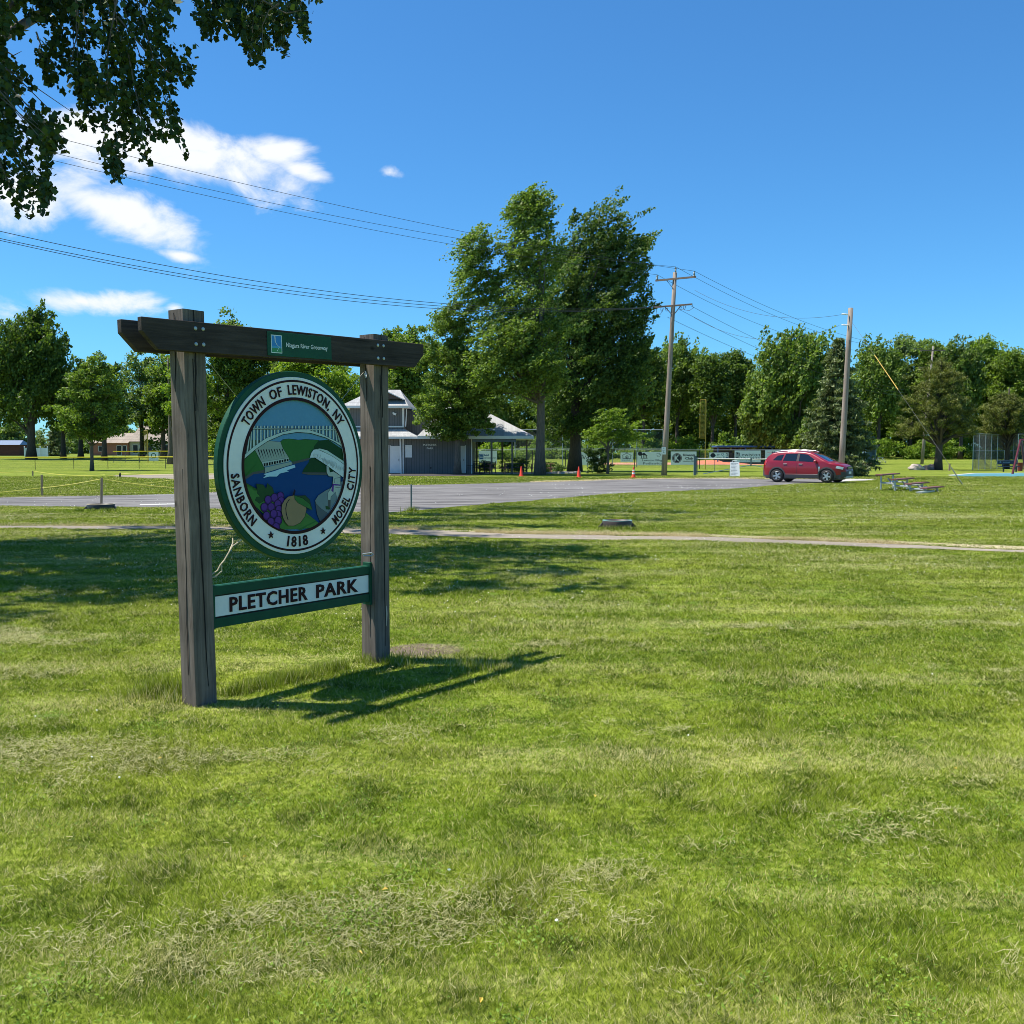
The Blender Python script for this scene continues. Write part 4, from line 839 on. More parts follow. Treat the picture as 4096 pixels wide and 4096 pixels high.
# leafy cottonwood whose boughs hang in from the upper left; trunk and most of the crown stand outside the picture
cb = Vector((-12.5, 16.5, 0)); r = np.random.RandomState(5)
ct = thing('cottonwood_tree', 'big cottonwood with dark hanging leafy boughs reaching in at the upper left', 'tree', cb)
Z5 = .6729 / 2.12
POLY = [[(60, -60), (60, 60), (150, 150), (240, 180), (260, 260), (300, 300), (240, 360), (240, 460), (330, 540), (370, 590), (450, 540), (430, 620), (500, 640), (480, 740), (600, 780), (600, 830), (700, 870), (760, 920), (830, 955), (900, 900), (880, 830), (960, 800), (1020, 870), (1100, 880), (1040, 780), (1035, 560), (1000, 500), (1150, 490), (1120, 360), (1010, 360), (1000, 270), (940, 240), (980, 150), (900, 60), (840, -60)],
        [(-80, 520), (60, 530), (120, 620), (190, 690), (290, 700), (330, 740), (440, 720), (470, 770), (390, 830), (310, 800), (330, 900), (370, 950), (260, 950), (200, 860), (120, 880), (170, 940), (240, 1000), (250, 1040), (180, 1040), (190, 1080), (260, 1070), (280, 1130), (350, 1180), (270, 1225), (180, 1130), (130, 1080), (60, 960), (-80, 1000)],
        [(-80, 230), (40, 270), (15, 380), (-80, 400)], [(-80, 400), (60, 420), (120, 480), (110, 510), (-80, 490)], [(-60, 20), (60, 40), (60, 170), (-60, 150)], [(1150, -60), (1140, 50), (1160, 120), (1200, 200), (1270, 200), (1320, 130), (1370, 150), (1390, 230), (1440, 280), (1430, 345), (1530, 350), (1570, 330), (1590, 300), (1640, 290), (1700, 240), (1690, 150), (1740, 140), (1800, 190), (1838, 190), (1820, 100), (1800, 20), (1700, -60)],
        [(890, -60), (910, 40), (960, 65), (1005, 50), (1000, -60)], [(130, 1140), (190, 1160), (180, 1205), (140, 1190)], [(600, 890), (710, 960), (690, 1005), (640, 1000), (600, 940)], [(-40, 1020), (40, 1040), (40, 1090), (-40, 1090)]]
DEN = [225, 76, 16, 22, 16, 150, 14, 5, 11, 8]
def sample_poly(poly, n, sc=1.0):
    xs = [p[0] for p in poly]; ys = [p[1] for p in poly]; out = []
    while len(out) < n:
        x = r.uniform(min(xs), max(xs), 400); y = r.uniform(min(ys), max(ys), 400); k = inpoly(x, y, poly) & (vnoise(x, y, 1 / 38., 17) > .36)
        out += list(zip(x[k], y[k]))
    return out[:n]
TW = []; LV = []; mb = MB(); fork = Vector((0, 0, 5.5))
hub = {0: P1(130, -330, 15.5), 1: P1(-330, -60, 13.6), 5: P1(470, -330, 16.5)}
for pi, (poly, n_) in enumerate(zip(POLY, DEN)):
    Yc = {0: 15.5, 1: 13.6, 5: 16.5}.get(pi, 14.5)
    C = []
    for (x, y) in sample_poly(poly, n_):
        p = A(x * .6729, y * .6729 - 34, Yc + r.uniform(-1.5, 1.5)) - cb; C.append(tuple(p))
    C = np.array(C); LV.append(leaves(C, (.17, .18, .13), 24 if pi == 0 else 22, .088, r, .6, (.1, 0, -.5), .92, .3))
    h = hub.get(pi)
    if h is not None:
        h = h - cb
        for i in r.permutation(len(C))[:26]:
            e = Vector(C[i]); m = h.lerp(e, .5) + Vector((r.randn() * .15, r.randn() * .2, .25)); q = .012
            mb.tube([h, h.lerp(m, .6), m, m.lerp(e, .6) + Vector((0, 0, .05)), e], [.03, .018, .012, .008, .004], 5, cap=False)
for pts in ([(-10, 940), (30, 1040), (60, 1120), (100, 1230), (150, 1258), (200, 1235)], [(620, 820), (612, 860), (615, 890), (625, 930)], [(600, 900), (640, 940), (690, 980)], [(215, 190), (240, 260), (228, 300), (262, 340)], [(30, 300), (80, 330), (128, 305)], [(160, 1060), (140, 1110), (140, 1150)], [(1660, 20), (1600, 60), (1560, 150), (1560, 290)], [(1560, 0), (1700, 80), (1800, 60)], [(-20, 700), (60, 740), (160, 760), (330, 760)], [(40, 780), (120, 950), (170, 1080), (260, 1180)], [(450, -40), (470, 150), (430, 330), (400, 470)], [(700, -40), (640, 300), (640, 600), (620, 800)], [(700, 100), (860, 300), (1000, 430), (1110, 470)], [(760, 300), (800, 520), (840, 700), (850, 880)]):
    pp = [A(x * .6729, y * .6729, 14.6) - cb for x, y in pts]; mb.tube(pp, [.014 - .011 * i / (len(pp) - 1) for i in range(len(pp))], 5, cap=False)
# crown above and left of the frame
big = blob_clusters([(0, -1, 12, 6.0, 5.5, 4.0, 190), (5.4, -.8, 12.5, 3.6, 4.4, 2.6, 62), (3, 5, 12.5, 4.5, 3.5, 3.0, 48), (1, -3.3, 10.5, 5, 3, 3, 60), (5.5, 10.5, 16.6, 4.2, 3.4, 2.0, 52), (2, 7, 15, 3.5, 3, 2.4, 30)], r, 3, .3)
def above(P):                           # only boughs higher than the top of the view, or left of it
    W = P + np.array(cb); return (W[:, 2] > 1.6 + 1.15 + W[:, 1] * .458) | (W[:, 0] < -.60 * W[:, 1])
big = big[above(big)]
LV2 = leaves(big, (.85, .85, .55), 95, .20, r, .55, (0, 0, -.5), .85, .6)
mb.tube([(0, 0, -.2), (0.1, 0, 2.5), (.2, .1, 5.5), (.5, .2, 9), (1.2, .4, 13)], [.75, .5, .45, .28, .08], 12)
for h in hub.values():
    h = h - cb; s = Vector((.25, .1, 6.5)); m = s.lerp(h, .5) + Vector((0, 0, .8)); mb.tube([s, m, h], [.2, .1, .035], 8, cap=False)
for i in r.permutation(len(big))[:40]:
    e = Vector(big[i]); s = Vector((.3, .1, 6 + 4 * r.rand())); m = s.lerp(e, .5) + Vector((0, 0, .6)); mb.tube([s, m, e], [.14, .07, .02], 6, cap=False)
mb.obj('trunk', M_bark, ct, smooth=True, recalc=False)
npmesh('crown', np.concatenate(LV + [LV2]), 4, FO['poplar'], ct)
# clipped shrubs beside the pavilion
def shrub(name, label, x, y, Y, rx, rz, fol, seed, n=40, kl=60, ls=.10, group=None):
    b = at(x * 2.12, Y); r = np.random.RandomState(seed); t = thing(name, label, 'shrub', b, 0, group)
    C = blob_clusters([(0, 0, rz * .55, rx, rx * .9, rz * .55, n)], r, seed, .3); C[:, 2] = np.maximum(C[:, 2], .12)
    MB().tube([(0, 0, -.05), (.02, 0, rz * .6)], [.05, .02], 6).tube([(0, 0, 0), (rx * .4, .1, rz * .7)], [.035, .012], 5).tube([(0, 0, 0), (-rx * .4, -.1, rz * .7)], [.035, .012], 5).obj('stem', M_bark2, t, recalc=False)
    npmesh('foliage', leaves(C, (.24 * rx + .08, .24 * rx + .08, .16), kl, ls, r, .5), 4, FO[fol], t); return t
SH = 'clipped evergreen shrubs beside the pavilion'
shrub('yew_shrub', 'clipped yew shrub behind the pavilion picnic table, next to a pavilion post', 1006 - 22, 0, 81, .75, .95, 'yew', 91, group=SH)
shrub('yew_shrub', 'widest clipped yew shrub, just left of the tall maple trunk', 965, 0, 80, 1.0, 1.05, 'yew', 92, group=SH)
shrub('yew_shrub', 'dark clipped yew shrub behind the bench under the pavilion roof', 918, 0, 80, .7, .9, 'yew', 93, group=SH)
shrub('yew_shrub', 'clipped yew shrub immediately right of the tall maple trunk', 1034, 0, 79, .72, .85, 'yew', 94, group=SH)
shrub('yew_shrub', 'smallest round yew shrub, between the tall maple and the dark maple', 1056, 0, 77, .52, .55, 'yew', 95, group=SH)
shrub('dark_shrub', 'dark loose shrub at the foot of the low ornamental tree', 1128, 0, 76, 1.05, 2.0, 'shrub', 96, 60, 70, .13)
# ------------------------------------------------------------------ clubhouse with pavilion
def siding(name, col, step=.2):
    m = mat(name, col, .7, .08, 2); t = m.node_tree; n = t.nodes; l = t.links; b = n['Principled BSDF']
    tc = n.new('ShaderNodeTexCoord'); w = n.new('ShaderNodeTexWave'); w.wave_type = 'BANDS'; w.bands_direction = 'X'; w.inputs['Scale'].default_value = .32 / step; l.new(tc.outputs['Object'], w.inputs['Vector'])
    r = n.new('ShaderNodeValToRGB'); l.new(w.outputs['Fac'], r.inputs[0]); e = r.color_ramp.elements; e[0].position = .0; e[0].color = (.45, .45, .45, 1); e[1].position = .14; e[1].color = (1, 1, 1, 1)
    x = n.new('ShaderNodeMix'); x.data_type = 'RGBA'; x.blend_type = 'MULTIPLY'; x.inputs[0].default_value = 1; src = b.inputs['Base Color'].links[0].from_socket
    l.new(src, x.inputs[6]); l.new(r.outputs[0], x.inputs[7]); l.new(x.outputs[2], b.inputs['Base Color'])
    return m
def shingle(name, col):
    m = mat(name, col, .9, .10, 1.5); t = m.node_tree; n = t.nodes; l = t.links; b = n['Principled BSDF']
    tc = n.new('ShaderNodeTexCoord'); br = n.new('ShaderNodeTexBrick'); br.inputs['Scale'].default_value = 3.0; br.inputs['Mortar Size'].default_value = .012; br.inputs['Color1'].default_value = (.85, .85, .85, 1); br.inputs['Color2'].default_value = (1.1, 1.1, 1.1, 1); br.inputs['Mortar'].default_value = (.6, .6, .6, 1)
    mp = n.new('ShaderNodeMapping'); mp.inputs['Rotation'].default_value = (math.radians(60), 0, 0); l.new(tc.outputs['Object'], mp.inputs[0]); l.new(mp.outputs[0], br.inputs['Vector'])
    x = n.new('ShaderNodeMix'); x.data_type = 'RGBA'; x.blend_type = 'MULTIPLY'; x.inputs[0].default_value = 1; src = b.inputs['Base Color'].links[0].from_socket
    l.new(src, x.inputs[6]); l.new(br.outputs['Color'], x.inputs[7]); l.new(x.outputs[2], b.inputs['Base Color']); return m
M_side = siding('blue_grey_siding', (.125, .128, .130)); M_shg = shingle('grey_shingles', (.37, .37, .36)); M_trim = mat('white_trim', (.72, .73, .72), .5, .05, 2)
M_door = mat('cream_door', (.50, .48, .43), .5, .04, 2); M_dark = mat('dark_opening', (.012, .012, .014), .6)
club = thing('clubhouse', 'blue grey two-storey park clubhouse with pale shingled roofs and an open pavilion on its right', 'building', (0, 75, 0))
def cb_(name, bxs, m, parent=club, bevel=0):
    mb = MB()
    for (x0, x1, y0, y1, z0, z1) in bxs: mb.box(((x0 + x1) / 2, (y0 + y1) / 2, (z0 + z1) / 2), (x1 - x0, y1 - y0, z1 - z0))
    return mb.obj(name, m, parent, bevel=bevel)
lw = cb_('lower_wall', [(-12.8, -3.03, 0, 7, -.05, 2.72)], M_side)
uw = cb_('upper_wall', [(-12.5, -8.33, .9, 6.5, 2.73, 5.02)], M_side); cb_('upper_side_wall', [(-8.325, -6.6, 2.2, 6.3, 2.73, 4.9)], M_side)
def hip(name, x0, x1, y0, y1, ze, rx0, rx1, ry, zr, th=.16):
    mb = MB(); E = [(x0, y0, ze), (x1, y0, ze), (x1, y1, ze), (x0, y1, ze)]; R = [(rx0, ry, zr), (rx1, ry, zr)]
    mb.add(E + R, [(0, 1, 5, 4), (1, 2, 5), (2, 3, 4, 5), (3, 0, 4)]); o = mb.obj(name, M_shg, club, recalc=False)
    f = MB(); z1 = ze - .003; f.box(((x0 + x1) / 2, y0 + .02, z1 - th / 2), (x1 - x0, .04, th)).box(((x0 + x1) / 2, y1 - .02, z1 - th / 2), (x1 - x0, .04, th)).box((x0 + .02, (y0 + y1) / 2, z1 - th / 2), (.04, y1 - y0 - .084, th)).box((x1 - .02, (y0 + y1) / 2, z1 - th / 2), (.04, y1 - y0 - .084, th))
    f.box(((x0 + x1) / 2, (y0 + y1) / 2, z1 - th + .012), (x1 - x0 - .09, y1 - y0 - .09, .02)); f.obj('fascia', M_trim, o); return o
hip('upper_roof', -13.1, -7.9, .3, 7.1, 5.18, -11.0, -8.9, 3.6, 6.6)
mb = MB(); mb.add([(-10.5, .9, 5.74), (-8.5, .9, 5.74), (-9.5, .9, 6.22)], [(0, 1, 2)]).obj('gable', mat('gable_brown', (.10, .075, .065), .8), club, recalc=False)
mb = MB(); mb.add([(-9.5, .7, 6.28), (-8.3, .7, 5.70), (-8.3, 3.4, 5.70), (-9.5, 3.4, 6.28)], [(0, 1, 2, 3)]).add([(-9.5, .7, 6.28), (-9.5, 3.4, 6.28), (-10.7, 3.4, 5.70), (-10.7, .7, 5.70)], [(0, 1, 2, 3)]); o = mb.obj('gable_roof', M_shg, club, recalc=False)
MB().beam((-9.5, .69, 6.24), (-8.28, .69, 5.65), .03, .06).beam((-9.5, .69, 6.24), (-10.7, .69, 5.65), .03, .06).obj('gable_trim', M_trim, o)
# skirt roof over the ground floor
mb = MB(); mb.add([(-13.4, -.9, 2.82), (-7.1, -.9, 2.82), (-8.35, .895, 3.45), (-13.4, .895, 3.45)], [(0, 1, 2, 3)]).add([(-7.1, -.9, 2.82), (-7.1, 2.1, 2.82), (-8.35, 2.1, 3.45), (-8.35, .895, 3.45)], [(0, 1, 2, 3)]); sk = mb.obj('skirt_roof', M_shg, club, recalc=False)
MB().box((-10.25, -.88, 2.735), (6.3, .04, .16)).box((-7.12, .6, 2.735), (.04, 2.92, .16)).box((-10.25, -.45, 2.735), (6.2, .8, .02)).obj('fascia', M_trim, sk)
cb_('band_trim', [(-12.55, -8.3, .84, .895, 3.55, 3.66), (-8.44, -8.30, .85, .91, 3.66, 5.02)], M_trim)
big = hip('pavilion_roof', -7.05, 1.62, -1.6, 6.4, 2.86, -5.2, -2.7, 2.4, 5.15, .22)
for i, (x0, x1) in enumerate(((-9.95, -9.42), (-9.25, -8.52))):
    d = cb_('door', [(x0, x1, -.03, -.002, .05, 2.12)], M_trim); cb_('door_frame', [(x0 - .06, x0 - .002, -.045, -.001, .05, 2.18), (x1 + .002, x1 + .06, -.045, -.001, .05, 2.18)], M_white, d); cb_('handle', [(x1 - .12, x1 - .08, -.07, -.032, 1.0, 1.14)], M_black, d)
d = cb_('door', [(-4.15, -3.58, -.03, -.002, .05, 2.12)], M_door); cb_('door_frame', [(-4.2, -4.152, -.04, -.001, .05, 2.17), (-3.578, -3.53, -.04, -.001, .05, 2.17)], M_trim, d); cb_('handle', [(-3.70, -3.66, -.07, -.032, 1.0, 1.1)], M_black, d)
cb_('notice_board', [(-8.13, -7.62, -.05, -.002, 1.24, 2.18)], M_white)
cb_('corner_trim', [(-8.34, -8.24, -.04, -.002, 0, 2.70)], M_trim); cb_('corner_trim', [(-3.12, -3.03, -.04, -.002, 0, 2.70)], M_trim)
MB().tube([(-8.45, -.5, 2.66), (-8.42, -.5, 1.2), (-8.40, -.48, .02)], .06, 8).obj('porch_post', M_trim, club)
MB().tube([(-8.1, .7, 4.95), (-8.1, .78, 4.7), (-8.18, .78, 3.6)], .04, 8).obj('downpipe', M_trim, club)
MB().box((-9.13, .84, 4.65), (.1, .12, .1)).box((-9.02, .76, 4.58), (.24, .12, .16), M=Matrix.Rotation(.4, 3, 'Y')).obj('flood_light', M_white, club)
tx = MB(); put_text(tx, 'PLETCHER', -6.25, 2.20, 1.0, .14, -.006, 0, .02, .02); tx.obj('wall_lettering', M_white, club); tx = MB(); put_text(tx, 'PARK', -6.24, 1.94, .5, .14, -.006, 0, .02, .02); tx.obj('wall_lettering', M_white, club)
MB().box((-6.2, -.02, .45), (.12, .04, .12)).obj('socket_box', M_black, club)
for x, y in ((-1.53, -1.3), (.02, -1.3), (-2.9, 5.9), (1.2, 5.9), (-.8, 5.9)): MB().box((x, y, 1.32), (.14, .14, 2.64)).obj('pavilion_post', mat('brown_post', (.14, .12, .105), .8), club)
cb_('beam', [(-3.0, .3, -1.38, -1.22, 2.42, 2.62)], M_dkgrey)
# picnic tables and benches under the roof
M_red = mat('red_brown_wood', (.30, .13, .08), .7, .2, 6, stretch=(1, 6, 6)); M_dkwood = mat('dark_wood', (.04, .038, .035), .7, .2, 6)
def picnic(name, label, loc, rz, m, Lg=1.8, group='picnic tables by the pavilion'):
    t = thing(name, label, 'picnic table', loc, rz, group)
    mb = MB()
    for k in range(5): mb.box((0, -.3 + k * .15, .75), (Lg, .135, .04))
    mb.obj('table_top', m, t, bevel=.004)
    for s in (-1, 1): MB().box((0, s * .68, .45), (Lg, .13, .04)).box((0, s * .82, .45), (Lg, .13, .04)).obj('seat', m, t, bevel=.004)
    for s in (-1, 1):
        x = s * Lg * .36; MB().beam((x, -.2, .72), (x, -.6, 0), .05, .09).beam((x, .2, .72), (x, .6, 0), .05, .09).beam((x, -.85, .40), (x, .85, .40), .045, .09).box((x, 0, .70), (.05, .7, .05)).obj('leg', m, t)
    return t
picnic('picnic_table', 'red brown picnic table nearest the left pavilion post', tuple(at(1990, 73.2)[:2]) + (.01,), .12, M_red, 1.5)
picnic('picnic_table', 'dark picnic table behind the orange cone at the pavilion', tuple(at(2062, 77)[:2]) + (.01,), -.1, M_dkwood, 1.7)
picnic('picnic_table', 'low red brown picnic table half hidden by the tall maple trunk', tuple(at(2165, 74.5)[:2]) + (.0,), .05, M_red, 2.0)
def park_bench(name, label, loc, rz):
    t = thing(name, label, 'bench', loc, rz, 'dark benches under the pavilion'); mb = MB()
    for k in range(4): mb.box((0, -.2 + k * .12, .44), (1.35, .08, .03))
    mb.obj('seat', M_dkwood, t); mb = MB()
    for k in range(4):
        pts = [(x, .26 + k * .03, .56 + k * .10 + (.05 * math.cos(x * 4.6) if k == 3 else 0)) for x in np.linspace(-.66, .66, 12)]; mb.tube(pts, .022, 6)
    mb.obj('backrest', M_dkwood, t)
    for s in (-1, 1): MB().beam((s * .62, -.24, 0), (s * .62, -.24, .62), .05, .05).beam((s * .62, .22, 0), (s * .62, .36, .92), .05, .05).beam((s * .62, -.26, .64), (s * .62, .30, .64), .05, .035).obj('end_frame', M_black, t)
    return t
park_bench('park_bench', 'dark curved-back bench nearest the clubhouse corner', tuple(at(1906, 76.5)[:2]) + (.01,), 0); park_bench('park_bench', 'dark curved-back bench, second from the clubhouse corner', tuple(at(1950, 76.6)[:2]) + (.01,), 0)
park_bench('park_bench', 'dark bench end-on against the clubhouse corner', tuple(at(1882, 75.6)[:2]) + (.01,), 1.5)
rr = random.Random(3); M_lime = mat('limestone', (.36, .34, .32), .9, .2, 6, .6, 20)
for i in range(14):
    p = at(2195 + i * 9 + rr.uniform(-2, 2), 74.5 + rr.uniform(-.6, .6)); o = MB().box((0, 0, .08), (.34, .26, .16 + rr.uniform(-.04, .04))).obj('edging_stone', M_lime, loc=(p.x, p.y, 0), rot=(0, 0, rr.random()), bevel=.03)
    tag(o, 'grey block of the rough stone edging round the shrub bed right of the tall maple', 'edging stone', 'stone blocks edging the shrub bed')
# ------------------------------------------------------------------ red car
M_paint = mat('red_car_paint', (.25, .002, .012), .35, coat=.6, metal=.1); M_clad = mat('grey_cladding', (.055, .055, .06), .6); M_glass = mat('tinted_glass', (.008, .009, .010), .05, spec=.8, coat=.5)
M_tyre = mat('tyre_rubber', (.014, .014, .015), .8, .2, 20); M_rim = mat('alloy_rim', (.50, .51, .53), .3, metal=.8); M_chrome = mat('chrome', (.7, .7, .7), .12, metal=1.0)
M_hl = mat('headlamp_glass', (.60, .64, .66), .08, coat=1.0); M_tl = mat('tail_lamp_red', (.45, .02, .015), .15, coat=1.0)
cpos = G(3207, 1931); cx_, cy_ = cpos.x + .48, cpos.y + .64
car = thing('parked_car', 'red compact crossover car with grey cladding and alloy wheels', 'car', (cx_, cy_, .006), math.atan2(-.60, .80))
Tx = [-2.285, -2.24, -2.12, -1.95, -1.72, -1.4, -.9, -.4, .1, .45, .75, 1.1, 1.45, 1.7, 2.0, 2.15, 2.24, 2.285]
Tz = [.74, 1.02, 1.18, 1.42, 1.585, 1.655, 1.695, 1.70, 1.67, 1.60, 1.46, 1.27, 1.10, 1.06, .985, .92, .82, .66]
def topz(x): return float(np.interp(x, Tx, Tz))
def wpl(x):
    a = abs(x) / 2.285; e = 3.4 if x > 0 else 5.0; return .915 * (1 - .42 * min(1, a) ** (e * 2.0)) if x < 0 else .915 * (1 - .36 * min(1, a) ** (e * 1.6))
def hw(x, z):
    w = wpl(x); zb = 1.12
    if z <= .75: w *= 1 - .05 * ((.75 - z) / .5) ** 2
    elif z <= zb: w *= 1 - .035 * ((z - .75) / .37) ** 2
    else: w = w * .965 - (z - zb) * .40
    return max(.08, w)
WX = (-1.353, 1.353); WR = .355; AR = .43
def botz(x):
    z = .24 if abs(x) < 1.9 else .24 + .10 * ((abs(x) - 1.9) / .38)
    for w in WX:
        d = abs(x - w)
        if d < AR: z = max(z, WR + math.sqrt(AR * AR - d * d) * 1.0)
    return z
xs = sorted(set([round(x, 3) for x in list(np.linspace(-2.285, 2.285, 62)) + [w + s * AR * k for w in WX for s in (-1, 1) for k in (1.0, .985, .94, .85, .7, .5, .25, 0)]])); K = 15
mb = MB(); rows = []
for x in xs:
    T_ = topz(x); bz = min(botz(x), T_ - .12); rz_ = min(.10, (T_ - bz) * .3); zs = T_ - rz_; row = []
    for k in range(K + 1): z = bz + (zs - bz) * k / K; row.append((x, hw(x, z), z))
    we = hw(x, zs); row += [(x, we - .02, zs + rz_ * .45), (x, we - .06, zs + rz_ * .75), (x, we - .16, zs + rz_ * .93), (x, we * .5, T_ + .005), (x, 0, T_ + .015)]
    rows.append(row)
m_ = len(rows[0]); nv = 0
for sgn in (1, -1):
    b = len(mb.v)
    for row in rows: mb.v += [(p[0], p[1] * sgn, p[2]) for p in row]
    for i in range(len(rows) - 1):
        for k in range(m_ - 1):
            a = b + i * m_ + k; f = (a, a + m_, a + m_ + 1, a + 1); zc = sum(mb.v[j][2] for j in f) / 4; xc = sum(mb.v[j][0] for j in f) / 4
            mi = 1 if (zc < .42 or (xc > 2.05 and zc < .60) or (xc < -2.1 and zc < .66)) else 0
            mb.f.append(f if sgn < 0 else f[::-1]); mb.m.append(mi)
    for end in (0, len(rows) - 1):
        row = b + end * m_; c = len(mb.v); mb.v.append((xs[end], 0, rows[end][0][2]))
        for k in range(m_ - 1): mb.f.append((c, row + k, row + k + 1) if (sgn > 0) == (end == 0) else (c, row + k + 1, row + k)); mb.m.append(1)
body = mb.obj('body', [M_paint, M_clad], car, smooth=True, recalc=False)
bm = bmesh.new(); bm.from_mesh(body.data); bmesh.ops.remove_doubles(bm, verts=bm.verts, dist=.0005); bmesh.ops.recalc_face_normals(bm, faces=bm.faces); bm.to_mesh(body.data); bm.free()
MB().box((0, 0, .33), (4.1, 1.5, .22)).obj('underbody', M_black, car)
for w in WX: MB().box((w, 0, .45), (.86, 1.66, .58)).obj('wheel_housing', M_black, car)
def patch(name, quads, m, off=.006, n=6, side=-1, parent=car):
    mb = MB()
    for (p0, p1, p2, p3) in quads:
        g = []
        for j in range(n + 1):
            for i in range(n + 1):
                u, v = i / n, j / n; x = (p0[0] * (1 - u) + p1[0] * u) * (1 - v) + (p3[0] * (1 - u) + p2[0] * u) * v; z = (p0[1] * (1 - u) + p1[1] * u) * (1 - v) + (p3[1] * (1 - u) + p2[1] * u) * v
                g.append((x, side * (hw(x, z) + off), z))
        mb.add(g, [(j * (n + 1) + i, j * (n + 1) + i + 1, (j + 1) * (n + 1) + i + 1, (j + 1) * (n + 1) + i) for j in range(n) for i in range(n)])
    return mb.obj(name, m, parent, smooth=True)
for side in (-1, 1):
    patch('rear_quarter_window', [[(-1.62, 1.19), (-1.12, 1.175), (-1.02, 1.50), (-1.36, 1.44)]], M_glass, side=side)
    patch('rear_door_window', [[(-1.04, 1.17), (-.30, 1.145), (-.27, 1.55), (-.92, 1.53)]], M_glass, side=side)
    patch('front_door_window', [[(-.16, 1.14), (.66, 1.115), (.28, 1.50), (-.14, 1.55)], [(.66, 1.115), (.86, 1.11), (.74, 1.20), (.28, 1.50)]], M_glass, side=side)
    patch('window_pillar', [[(-.29, 1.14), (-.17, 1.14), (-.15, 1.56), (-.26, 1.56)]], M_black, .004, side=side)
    patch('sill_moulding', [[(-.90, .44), (.90, .44), (.90, .465), (-.90, .465)]], M_chrome, .008, side=side)
    patch('sill_cladding', [[(-.94, .25), (.94, .25), (.94, .42), (-.94, .42)]], M_clad, .014, side=side)
    patch('door_gap', [[(x - .006, .45), (x + .006, .45), (x + .006, 1.13), (x - .006, 1.13)] for x in (-.25, .86)] + [[(-1.02, .72), (-1.01, .72), (-1.0, 1.15), (-1.012, 1.15)]], M_black, .003, side=side)
    patch('fender_vent', [[(.93, .55), (.99, .55), (.99, .86), (.93, .86)]], M_chrome, .008, side=side)
    for x in (-.90, -.05): MB().box((x, side * (hw(x, .99) + .022), .99), (.19, .03, .035)).obj('door_handle', M_chrome, car, bevel=.008)
    mr = MB().box((.78, side * 1.0, 1.13), (.14, .20, .15)).obj('wing_mirror', M_paint, car, bevel=.03)
    # arch flares
    for w in WX:
        fl = MB(); n = 22
        for j in range(n):
            a0 = math.pi * (j / n) * 1.12 - .19; a1 = math.pi * ((j + 1) / n) * 1.12 - .19; q = []
            for a, rr_ in ((a0, AR - .012), (a1, AR - .012), (a1, AR + .052), (a0, AR + .052)):
                x = w + rr_ * math.cos(a); z = WR + rr_ * math.sin(a); q.append((x, side * (hw(x, z) + .016), z))
            fl.add(q + [(p[0], p[1] - side * .06, p[2]) for p in q], [(0, 1, 2, 3), (0, 4, 5, 1), (3, 2, 6, 7)])
        fl.obj('arch_flare', M_clad, car)
        wh = MB().lathe([(.20, -.11), (.335, -.115), (.355, -.09), (.355, .09), (.335, .115), (.24, .115), (.22, .10)], 36, (0, 0, 0), 0, 'Y')
        tl = thing('wheel', None, None, (w, side * .80, WR)); tl.parent = car; tl.rotation_euler = (0, .3 * w, 0)
        wh.obj('tyre', M_tyre, tl, smooth=True)
        rm = MB().lathe([(.245, side * .108), (.235, side * .118), (.222, side * .10), (.21, side * .03), (.0001, side * .02)], 36, (0, 0, 0), 0, 'Y')
        for k in range(5):
            a = 2 * math.pi * k / 5 + .3; ca, sa = math.cos(a), math.sin(a)
            P = lambda rr_, o: (rr_ * ca - o * sa, rr_ * sa + o * ca)
            q = [P(.03, -.035), P(.225, -.045), P(.225, .045), P(.03, .035)]; rm.add([(x, side * .105, z) for x, z in q] + [(x, side * .05, z) for x, z in q], [(0, 1, 2, 3), (0, 4, 5, 1), (2, 6, 7, 3), (1, 5, 6, 2)], 0)
        rm.lathe([(.0001, side * .118), (.045, side * .115), (.05, side * .09)], 16, (0, 0, 0), 0, 'Y')
        rm.obj('rim', M_rim, tl)
    patch('headlight', [[(1.80, .79), (2.14, .71), (2.18, .84), (1.86, .91)]], M_hl, .008, side=side)
    patch('tail_light', [[(-2.22, .88), (-2.03, .92), (-1.93, 1.16), (-2.10, 1.18)]], M_tl, .010, side=side)
    MB().tube([(-1.55, side * .66, 1.62), (-1.2, side * .67, 1.70), (-.4, side * .67, 1.745), (.2, side * .66, 1.70), (.4, side * .655, 1.63)], .02, 6).obj('roof_rail', M_rim, car)
def top_patch(name, x0, x1, w0, w1, m, off=.010):
    mb = MB(); n = 8; g = []
    for j in range(n + 1):
        x = x0 + (x1 - x0) * j / n
        for i in range(n + 1):
            s = i / n * 2 - 1; w = w0 + (w1 - w0) * j / n; T_ = topz(x); g.append((x + (.012 if x > 0 else -.012), s * w, T_ + .012 - .05 * abs(s) ** 3 + off))
    mb.add(g, [(j * (n + 1) + i, j * (n + 1) + i + 1, (j + 1) * (n + 1) + i + 1, (j + 1) * (n + 1) + i) for j in range(n) for i in range(n)]); return mb.obj(name, m, car, smooth=True)
top_patch('windscreen', .50, 1.36, .58, .72, M_glass); top_patch('rear_window', -2.10, -1.80, .60, .56, M_glass)
MB().box((-1.92, 0, 1.60), (.30, 1.12, .035)).obj('spoiler', M_black, car, bevel=.01)
MB().box((2.272, 0, .80), (.05, .70, .16)).obj('grille', M_black, car, bevel=.01); MB().box((2.30, 0, .80), (.02, .62, .03)).obj('grille_bar', M_chrome, car); MB().box((2.285, 0, .55), (.04, .36, .12)).obj('licence_plate', M_white, car)
MB().box((2.22, 0, .32), (.16, 1.1, .10)).obj('skid_plate', M_galv, car, bevel=.02)
